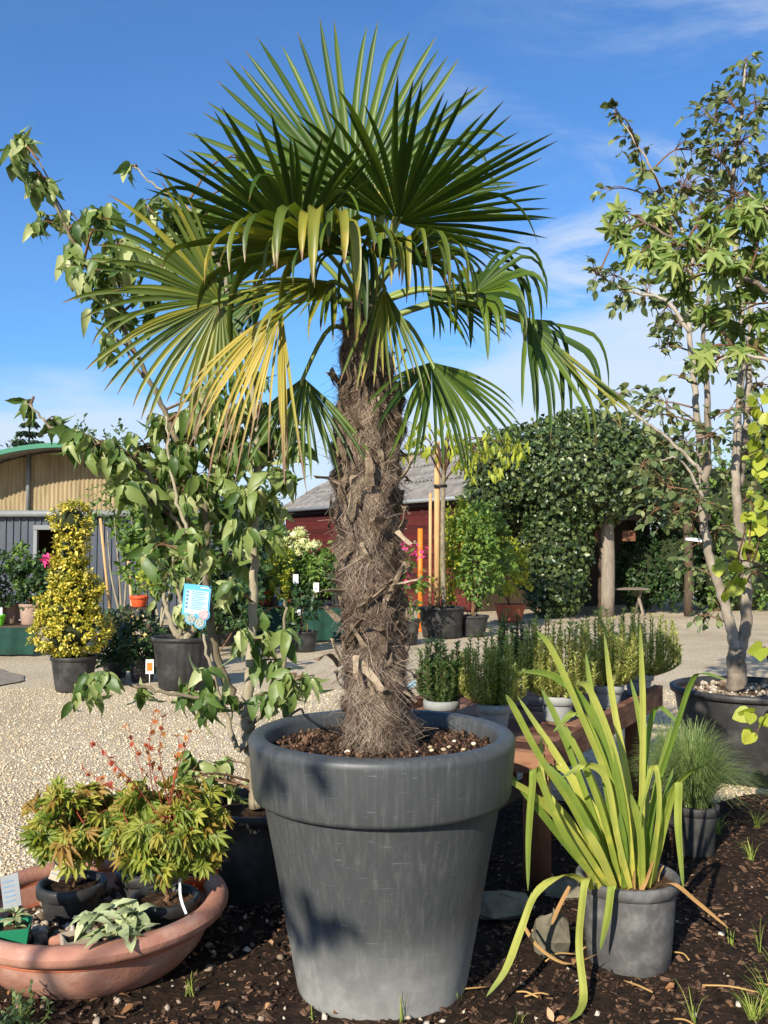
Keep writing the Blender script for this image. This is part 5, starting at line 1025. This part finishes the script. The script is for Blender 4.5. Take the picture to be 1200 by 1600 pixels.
# ---------------------------------------------------------------- timber table with rosemary
E = nz([1.0, 1.71, 0]); U = np.array([-E[1], E[0], 0]); TC = np.array([.72, 3.95, 0]); TZ = .63
def timber_table():
    r = thing('timber_table', 'rough reddish timber table with raised edge boards carrying the rosemary pots', 'table', tuple(TC)); R = np.stack([E, U, np.array([0, 0, 1.])], 1); Lx, Wd = 1.86, 1.03
    at = lambda e, u, z: TC + E * e + U * u + np.array([0, 0, z])
    n = 12
    for i in range(n): MB().box(at((i + .5) * Lx / n, Wd / 2, TZ - .018 + RNG.normal(0, .0015)), (Lx / n - .012, Wd - .04, .034), R, r=RNG.random(), jit=.001).build('plank', M['wood_red'], r, False)
    for u in (-.012, Wd + .012): MB().box(at(Lx / 2 - .02, u, TZ - .01), (Lx + .06, .045, .115), R, r=.7, jit=.003).build('edge_board', M['wood_red'], r, False)
    for e in (-.028, Lx + .028): MB().box(at(e, Wd / 2, TZ - .045), (.04, Wd - .03, .09), R, r=.4, jit=.002).build('end_board', M['wood_red'], r, False)
    for e in (.09, Lx - .12):
        for u in (.10, Wd - .1): MB().tube([at(e, u, -.01), at(e, u, .3), at(e, u, TZ - .036)], [.064, .062, .061], 16).build('leg', M['log'], r)
    for u in (.16, Wd - .16): MB().box(at(Lx / 2, u, TZ - .075), (Lx - .1, .05, .08), R).build('rail', M['darkwood'], r, False)
    MB().box(at(Lx / 2, Wd / 2, .2), (Lx - .25, .04, .07), R).build('stretcher', M['darkwood'], r, False)
timber_table()
NEEDLE = Proto([(-.05, 0, 0), (.05, 0, 0), (.06, .5, .03), (-.06, .5, .03), (0, 1, -.02)], [(0, 1, 2, 3), (3, 2, 4)], [0, 0, .5, .5, 1])
def rosemary(px, d, z, h, spread, mat, lab, name='rosemary', nst=62, pk='grey_pot', pr=.082, ph=.13):
    b = np.array([W(px, 0, d)[0], d, z]); p = thing('grey_pot', 'pale grey pot of the ' + ' '.join(lab.split()[:11]), 'pot', b); zs = pot(p, b, pr * .78, pr, ph, M[pk], n=36)
    r = thing(name, lab, 'rosemary', (b[0], b[1], zs)); mb = MB(); T = []; Dn = []
    for s in range(nst):
        a = RNG.uniform(0, 6.283); q = spread * math.sqrt(RNG.random()); H = h * RNG.uniform(.45, 1.0) * (1 - .25 * (q / spread) ** 2); o = np.array([b[0] + .4 * q * math.cos(a) * .8, b[1] + .4 * q * math.sin(a) * .8, zs - .01]); e = np.array([b[0] + q * math.cos(a), b[1] + q * math.sin(a), zs + H])
        P = spline([o, np.array([b[0] + .95 * q * math.cos(a), b[1] + .95 * q * math.sin(a), zs + .35 * H]), e], 26); mb.tube(P[::3], .0022, 4)
        dv = nz(e - o)
        for j in range(3, 26):
            for w in range(6): aa = RNG.uniform(0, 6.283); T.append(P[j] + RNG.normal(0, .002, 3)); Dn.append((math.cos(aa), math.sin(aa), .75 + RNG.normal(0, .2)))
    mb.build('stem', M['twig'], r); T = np.array(T); Dn = np.array(Dn); k = len(T)
    MB().scatter(NEEDLE, frames(Dn, np.array([0, 0, 1.]) + .4 * rdir(k)) * (np.array([1.9, 1, 1]) * RNG.uniform(.022, .034, k)[:, None])[:, None, :], T).build('foliage', M[mat], r, kind='stuff')
def herbs():
    z = TZ + .002
    rosemary(687, 4.52, z, .33, .13, 'rosemaryd', 'dark green rosemary next to the palm trunk')
    rosemary(766, 4.42, z, .38, .16, 'rosemary', 'rosemary with drooping side shoots between the dark one and the yellowish one')
    rosemary(862, 4.66, z, .46, .19, 'rosemary', 'yellowish upright rosemary with bare lower twigs behind the iris', nst=76)
    rosemary(938, 5.05, z, .47, .19, 'rosemary', 'upright rosemary beside the raised edge board')
    rosemary(800, 5.15, z, .42, .14, 'rosemaryd', 'dark grey green rosemary in the back row of the timber table')
    rosemary(985, 5.5, z, .40, .24, 'rosemary', 'loose spreading rosemary at the far end of the timber table', nst=76)
    p = W(806, 1068, 4.45); o = thing('plant_label', 'grey tilted plant label in the rosemary pot', 'label', tuple(p)); MB().box(p, (.022, .003, .075), np.array(Matrix.Rotation(.7, 3, 'Y'))).build('panel', M['pipe'], o, False); MB().box(p + np.array([.0, -.003, .0]), (.010, .001, .05), np.array(Matrix.Rotation(.7, 3, 'Y'))).build('print_line', M['white'], o, False)
    p = W(640, 1072, 4.55); o = thing('plant_label', 'pale label lying at the foot of the dark rosemary beside the palm trunk', 'label', tuple(p)); MB().box(p, (.08, .003, .025), np.array(Matrix.Rotation(-.55, 3, 'Y'))).build('panel', M['paleblue'], o, False); MB().box(p + np.array([0, -.003, 0]), (.05, .001, .006), np.array(Matrix.Rotation(-.55, 3, 'Y'))).build('print_line', M['ink'], o, False)
    # fescue clumps in pots beyond the iris
    for i, (px, d, zz, hh, sp, n, lab) in enumerate(((1068, 4.5, .26, .46, .34, 1700, 'fine blue green fescue tuft in a dark pot behind the iris'), (1030, 4.95, .24, .40, .26, 900, 'smaller fescue tuft between the timber table and the big tuft'))):
        b = np.array([W(px, 0, d)[0], d, 0.]); p = thing('grass_pot', 'dark square sided pot under the ' + ('big' if i == 0 else 'smaller') + ' fescue tuft', 'pot', b); pot(p, b, .085, .105, zz, M['black_pot'], n=28); r = thing('fescue_grass', lab, 'grass', (b[0], b[1], zz)); mb = MB()
        for s in range(n):
            a = RNG.uniform(0, 6.283); q = sp * RNG.uniform(.15, 1.1); H = hh * RNG.uniform(.5, 1.0); o = np.array([b[0] + RNG.normal(0, .02), b[1] + RNG.normal(0, .02), zz - .02]); e = o + np.array([q * math.cos(a), q * math.sin(a), H * (1 - .75 * (q / sp) ** 2 * .8)])
            mb.ribbon(spline([o, o * .5 + e * .5 + (0, 0, H * .28), e], 6), np.linspace(.0035, .0008, 6), (-math.sin(a), math.cos(a), 0), .3, RNG.random())
        mb.build('blades', M['fescue'], r, kind='stuff')
    # stones under the table
    for px, py, d, s, lab in ((853, 1425, 3.42, (.085, .08, .14), 'mossy upright stone beside the charcoal iris pot'), (775, 1420, 3.75, (.15, .12, .10), 'squared dark stone between the planter and the timber leg'), (868, 1370, 3.95, (.12, .10, .08), 'pale broken stone beside the round timber leg')):
        x = W(px, 0, d)[0]; q = rock(px); o = MB().scatter(q, (np.diag(s))[None], np.array([[x, d, s[2] * .5]])).build('stone', M['stone'], None, smooth=False); tag(o, lab, 'stone')
herbs()

# ---------------------------------------------------------------- trees at the right
def right_tree():
    d = 6.2; b = W(1152, 0, d) * (1, 1, 0); p = thing('wide_black_tub', 'very wide black plastic tub with thick rim at the gravel edge', 'pot', b); z = pot(p, b, .40, .49, .58, M['black_pot'], n=72, soilz=.53)
    k = 260; q = .44 * np.sqrt(RNG.random(k)); a = RNG.uniform(0, 6.283, k); s = RNG.gamma(3, .003, k) + .006; MB().scatter(rock(8), frames(rdir(k), rdir(k)) * s[:, None, None], np.stack([b[0] + q * np.cos(a), b[1] + q * np.sin(a), .54 + s * .2], 1)).build('pebbles', M['pebble'], p, kind='stuff')
    S = [(P_([(1152, 1078), (1150, 1040), (1152, 1010)], d), [.068, .062, .056]), (P_([(1150, 1015), (1142, 980), (1128, 930), (1110, 875), (1100, 810), (1098, 740), (1090, 660), (1084, 590), (1077, 510), (1080, 430), (1095, 340)], d), [.040, .034, .029, .025, .021, .016, .007]), (P_([(1156, 1015), (1166, 970), (1165, 900), (1156, 830), (1150, 760), (1152, 680), (1157, 600), (1160, 520), (1150, 400), (1145, 280), (1160, 170), (1165, 100)], d), [.042, .036, .032, .028, .024, .02, .014, .006]),
         (P_([(1100, 770), (1106, 690), (1105, 600), (1100, 520), (1110, 440)], d - .15), [.026, .022, .016, .008]), (P_([(1154, 760), (1164, 680), (1168, 600), (1172, 500), (1180, 380), (1190, 260)], d + .12), [.03, .024, .018, .008]), (P_([(1098, 740), (1060, 700), (1010, 660), (965, 625)], d - .3), [.014, .010, .005]), (P_([(1078, 520), (1040, 470), (985, 455), (925, 425)], d - .2), [.014, .010, .005]), (P_([(1095, 420), (1050, 330), (1010, 250), (975, 195), (958, 172)], d), [.014, .010, .005, .003]), (P_([(1100, 780), (1065, 720), (1030, 720)], d - .2), [.012, .008, .004]), (P_([(1088, 600), (1130, 560), (1170, 540)], d - .2), [.012, .009, .005])]
    t = Tree('two_stemmed_tree', 'two stemmed young tree with small grey green leaves in the wide black tub', 'tree', tuple(W(1152, 1078, d)), S, 'bark_grey', twigr=.005); kk = d / F
    cl = [(1165, 90, 16, 5), (1170, 125, 30, 14), (1140, 160, 36, 16), (1185, 170, 36, 18), (1110, 185, 40, 14), (1160, 220, 46, 24), (1120, 245, 46, 22), (1080, 230, 34, 12), (1190, 260, 40, 18), (1070, 290, 46, 22), (1110, 310, 46, 22), (1150, 300, 46, 20), (1040, 330, 36, 16), (1185, 330, 40, 16), (1020, 300, 26, 8), (985, 215, 20, 8), (1000, 240, 20, 7), (960, 180, 18, 7), (1005, 265, 16, 5), (945, 295, 14, 3), (975, 350, 26, 7), (1040, 400, 40, 16), (1090, 380, 40, 16), (1000, 420, 30, 8), (960, 430, 26, 10), (930, 425, 20, 8), (975, 455, 30, 14), (1010, 460, 30, 12), (1040, 480, 30, 12), (1060, 520, 36, 12), (1100, 480, 36, 12), (1030, 545, 24, 8), (1120, 560, 34, 12), (1160, 560, 34, 10), (1060, 590, 24, 5), (975, 620, 26, 12), (1010, 630, 28, 14), (1000, 655, 26, 10), (1040, 640, 26, 10), (1065, 690, 36, 16), (1030, 700, 30, 14), (1110, 680, 34, 14), (1060, 740, 36, 16), (1025, 760, 34, 14), (1000, 730, 24, 8), (1090, 790, 34, 12), (1050, 800, 34, 14), (1020, 800, 26, 8), (1120, 830, 30, 10), (1080, 850, 30, 12), (1110, 880, 34, 12), (1075, 890, 24, 8), (1160, 880, 30, 10), (1185, 900, 28, 10), (1120, 950, 26, 8), (1090, 960, 22, 6), (1160, 640, 36, 12), (1190, 600, 36, 12), (1180, 700, 36, 12), (1170, 780, 36, 12), (1130, 740, 30, 8), (1240, 300, 60, 20), (1240, 500, 60, 14), (1230, 180, 40, 12), (1240, 700, 60, 14)]
    for px, py, rr, n in cl: t.spray(W(px, py, d + RNG.uniform(-.35, .35)), rr * kk * 1.35, int(n * 4.2), droop=.3, per=4, out=.6)
    t.finish([oval(.56, .15, .2, 5), oval(.5, .3, .3, 5, .3), oval(.62, .1, .1, 5, -.3)], .066, 'smalloval', up=(0, -.4, .7))
    tag(MB().box(W(1084, 843, 6.1), (.11, .004, .022), np.array(Matrix.Rotation(.12, 3, 'Y'))).build('white_tag', M['white'], None, False), 'white tag tied to the left stem of the two stemmed tree', 'tag')
    # sweetgum reaching in from the right
    d = 3.15; b = np.array([W(1470, 0, d)[0], d, 0.]); p = thing('round_tub', 'black tub of the star leaved tree just right of the wide tub', 'pot', b); pot(p, b, .17, .21, .36, M['black_pot'])
    S = [([b + (0, 0, .3), b + (-.02, 0, 1.2), b + (-.05, 0, 2.2), b + (-.1, 0, 2.9)], [.035, .03, .022, .01]), (P_([(1440, 620), (1330, 540), (1210, 460), (1110, 410), (1030, 360), (985, 335)], d), [.014, .011, .008, .005, .003]), (P_([(1440, 700), (1330, 610), (1220, 570), (1150, 550)], d), [.012, .009, .005]), (P_([(1430, 480), (1300, 400), (1210, 340), (1170, 300)], d + .1), [.011, .008, .004])]
    t = Tree('sweetgum_tree', 'tree with large five pointed star shaped leaves overhanging the yard', 'tree', tuple(b + (0, 0, .32)), S, 'bark_grey', twigr=.004); kk = d / F
    for px, py, rr, n in ((985, 345, 28, 12), (975, 370, 22, 8), (1015, 350, 30, 14), (1050, 335, 34, 14), (1025, 385, 34, 14), (1060, 385, 36, 14), (1000, 395, 24, 8), (1090, 350, 36, 14), (1100, 395, 40, 16), (1140, 360, 40, 16), (1150, 400, 40, 16), (1185, 380, 40, 16), (1075, 440, 36, 12), (1120, 445, 40, 14), (1165, 440, 40, 16), (1195, 430, 34, 12), (1050, 430, 26, 8), (1100, 490, 36, 12), (1150, 490, 40, 14), (1190, 490, 40, 14), (1130, 540, 36, 10), (1175, 540, 36, 12), (1110, 570, 26, 6), (1180, 320, 34, 10), (1140, 320, 30, 8), (1250, 420, 60, 18), (1260, 540, 60, 18), (1330, 480, 60, 18)): t.spray(W(px, py, d + RNG.uniform(-.15, .25)), rr * kk * 1.1, int(n * 1.5), droop=.6, per=4, out=.6)
    t.finish(SW, .070, 'sweetgum', limit=280, up=(-.1, -.75, .45))
    # redbud at the right edge
    d = 5.3; b = np.array([W(1330, 0, d)[0], d, 0.]); p = thing('round_tub', 'black tub of the heart leaved tree beside the wide tub', 'pot', b); pot(p, b, .17, .21, .36, M['black_pot'])
    S = [([b + (0, 0, .3), b + (-.05, 0, 1.1), b + (-.1, 0, 1.9), b + (-.15, 0, 2.6)], [.03, .025, .018, .008]), (P_([(1320, 950), (1240, 900), (1180, 880), (1140, 870)], d), [.010, .007, .004]), (P_([(1310, 760), (1240, 700), (1190, 660)], d), [.009, .007, .004]), (P_([(1325, 1090), (1260, 1050), (1200, 1030)], d - .3), [.008, .006, .003]), (P_([(1325, 1150), (1260, 1130), (1190, 1120)], d - .4), [.008, .006, .003])]
    t = Tree('redbud_tree', 'small tree with yellow green heart shaped leaves at the edge of the yard', 'tree', tuple(b + (0, 0, .32)), S, 'twig', twigr=.004); kk = d / F
    for px, py, rr, n in ((1138, 880, 20, 9), (1150, 905, 18, 6), (1130, 925, 12, 4), (1165, 860, 16, 4), (1185, 630, 24, 8), (1195, 670, 24, 8), (1190, 720, 24, 8), (1180, 760, 24, 7), (1170, 800, 20, 6), (1190, 830, 26, 8), (1175, 850, 16, 5), (1195, 1010, 12, 3), (1190, 1120, 22, 7), (1180, 1150, 16, 4), (1240, 640, 60, 14), (1250, 750, 60, 14), (1250, 880, 50, 10)): t.spray(W(px, py, d - (.5 if py > 1000 else 0) + RNG.uniform(-.12, .12)), rr * kk, n, droop=.6, per=3, out=.6)
    t.finish([heart()], .072, 'redbud', limit=200, up=(-.2, -.8, .4))
right_tree()

# ---------------------------------------------------------------- weeds and litter on the bed
def weeds():
    def tuft(px, py, n, h, sp, mat, lab):
        d = F * CAMZ / (py - HOR); b = np.array([W(px, 0, d)[0], d, .012]); mb = MB()
        for s in range(n):
            a = RNG.uniform(0, 6.283); q = sp * RNG.random(); e = b + np.array([q * math.cos(a), q * math.sin(a), h * RNG.uniform(.4, 1)]); mb.ribbon(spline([b + RNG.normal(0, .008, 3) * (1, 1, 0), b * .5 + e * .5 + (0, 0, h * .2), e], 6), np.linspace(.004, .001, 6), (-math.sin(a), math.cos(a), 0), .3, RNG.random())
        tag(mb.build('grass_tuft', M[mat]), lab, 'weed', 'grass tufts on the mulch bed')
    L = 'thin grass weed sprouting from the mulch bed'
    for px, py, n, h, sp in ((1180, 1580, 60, .14, .13), (1150, 1590, 40, .10, .1), (1195, 1540, 40, .14, .12), (1150, 1340, 24, .10, .1), (1100, 1300, 30, .1, .14), (1160, 1290, 30, .09, .14), (625, 1596, 5, .15, .04), (712, 1560, 4, .12, .05), (1160, 1490, 6, .18, .08), (1060, 1590, 8, .12, .08), (310, 1545, 9, .09, .05), (1120, 1470, 8, .08, .06), (1050, 1290, 24, .1, .14), (492, 1585, 4, .06, .04), (800, 1590, 5, .06, .05)): tuft(px, py, n, h, sp, 'weed', L)
    k = 170; x = RNG.uniform(-1.5, 2., k); y = RNG.uniform(2.65, 4.2, k); T = np.stack([x, y, np.full(k, .038)], 1)
    MB().scatter(oval(.45, .4, .3, 5), frames(rdir(k) * (1, 1, .15), np.array([0, 0, 1.]) + .5 * rdir(k)) * RNG.uniform(.02, .05, k)[:, None, None], T).build('fallen_leaves', M['dry'], kind='stuff')['label'] = 'curled dry brown leaves lying on the mulch'
    k = 15
    for i in range(k):
        a = RNG.uniform(0, 3.14); c = np.array([RNG.uniform(.1, 1.5), RNG.uniform(2.8, 3.6), .036]); l = RNG.uniform(.03, .09); P = spline([c - l * np.array([math.cos(a), math.sin(a), 0]), c + (0, 0, .008) + RNG.normal(0, .008, 3) * (1, 1, 0), c + l * np.array([math.cos(a), math.sin(a), 0])], 7); o = MB().tube(P, .003, 5).build('dry_straw', M['irisdry']); tag(o, 'dry straw coloured stalk lying on the mulch near the iris pot', 'straw', 'dry stalks on the mulch')
weeds()

# ---------------------------------------------------------------- a sapling standing left of the viewer, whose leaves dapple the planter
def shade_sapling():
    b = np.array([-3.1, -1.2, 0.]); p = thing('sapling_tub', 'black tub of the tall sapling beyond the herb clumps', 'pot', b); pot(p, b, .2, .25, .4, M['black_pot'])
    S = [([b + (0, 0, .36), b + (.05, .02, 1.4), b + (.0, 0, 2.4), b + (.1, .05, 3.6)], [.035, .028, .02, .006]), ([b + (.02, .02, 1.9), b + (.4, .05, 2.3), b + (.9, .1, 2.7)], [.012, .009, .004]), ([b + (.02, .02, 2.4), b + (.4, .02, 2.9), b + (.9, .1, 3.3)], [.012, .009, .004])]
    t = Tree('young_sapling', 'tall dogwood sapling beyond the herb clumps left of the bowl', 'tree', tuple(b + (0, 0, .37)), S, 'bark', twigr=.003)
    ts = np.array(TO_SUN)
    for px, py, d, L, n in ((412, 1210, 2.95, 5.2, 16), (500, 1212, 2.76, 5.0, 9), (420, 1375, 2.95, 5.2, 9), (495, 1435, 2.88, 5.0, 20), (450, 1395, 2.9, 5.3, 8), (535, 1462, 2.86, 5.1, 10), (425, 1430, 2.95, 5.2, 10), (440, 1215, 2.86, 5.4, 7)): t.spray(W(px, py, d) + ts * L, .055, n, droop=.5)
    t.finish(DOG, .085, 'dogwood')
shade_sapling()
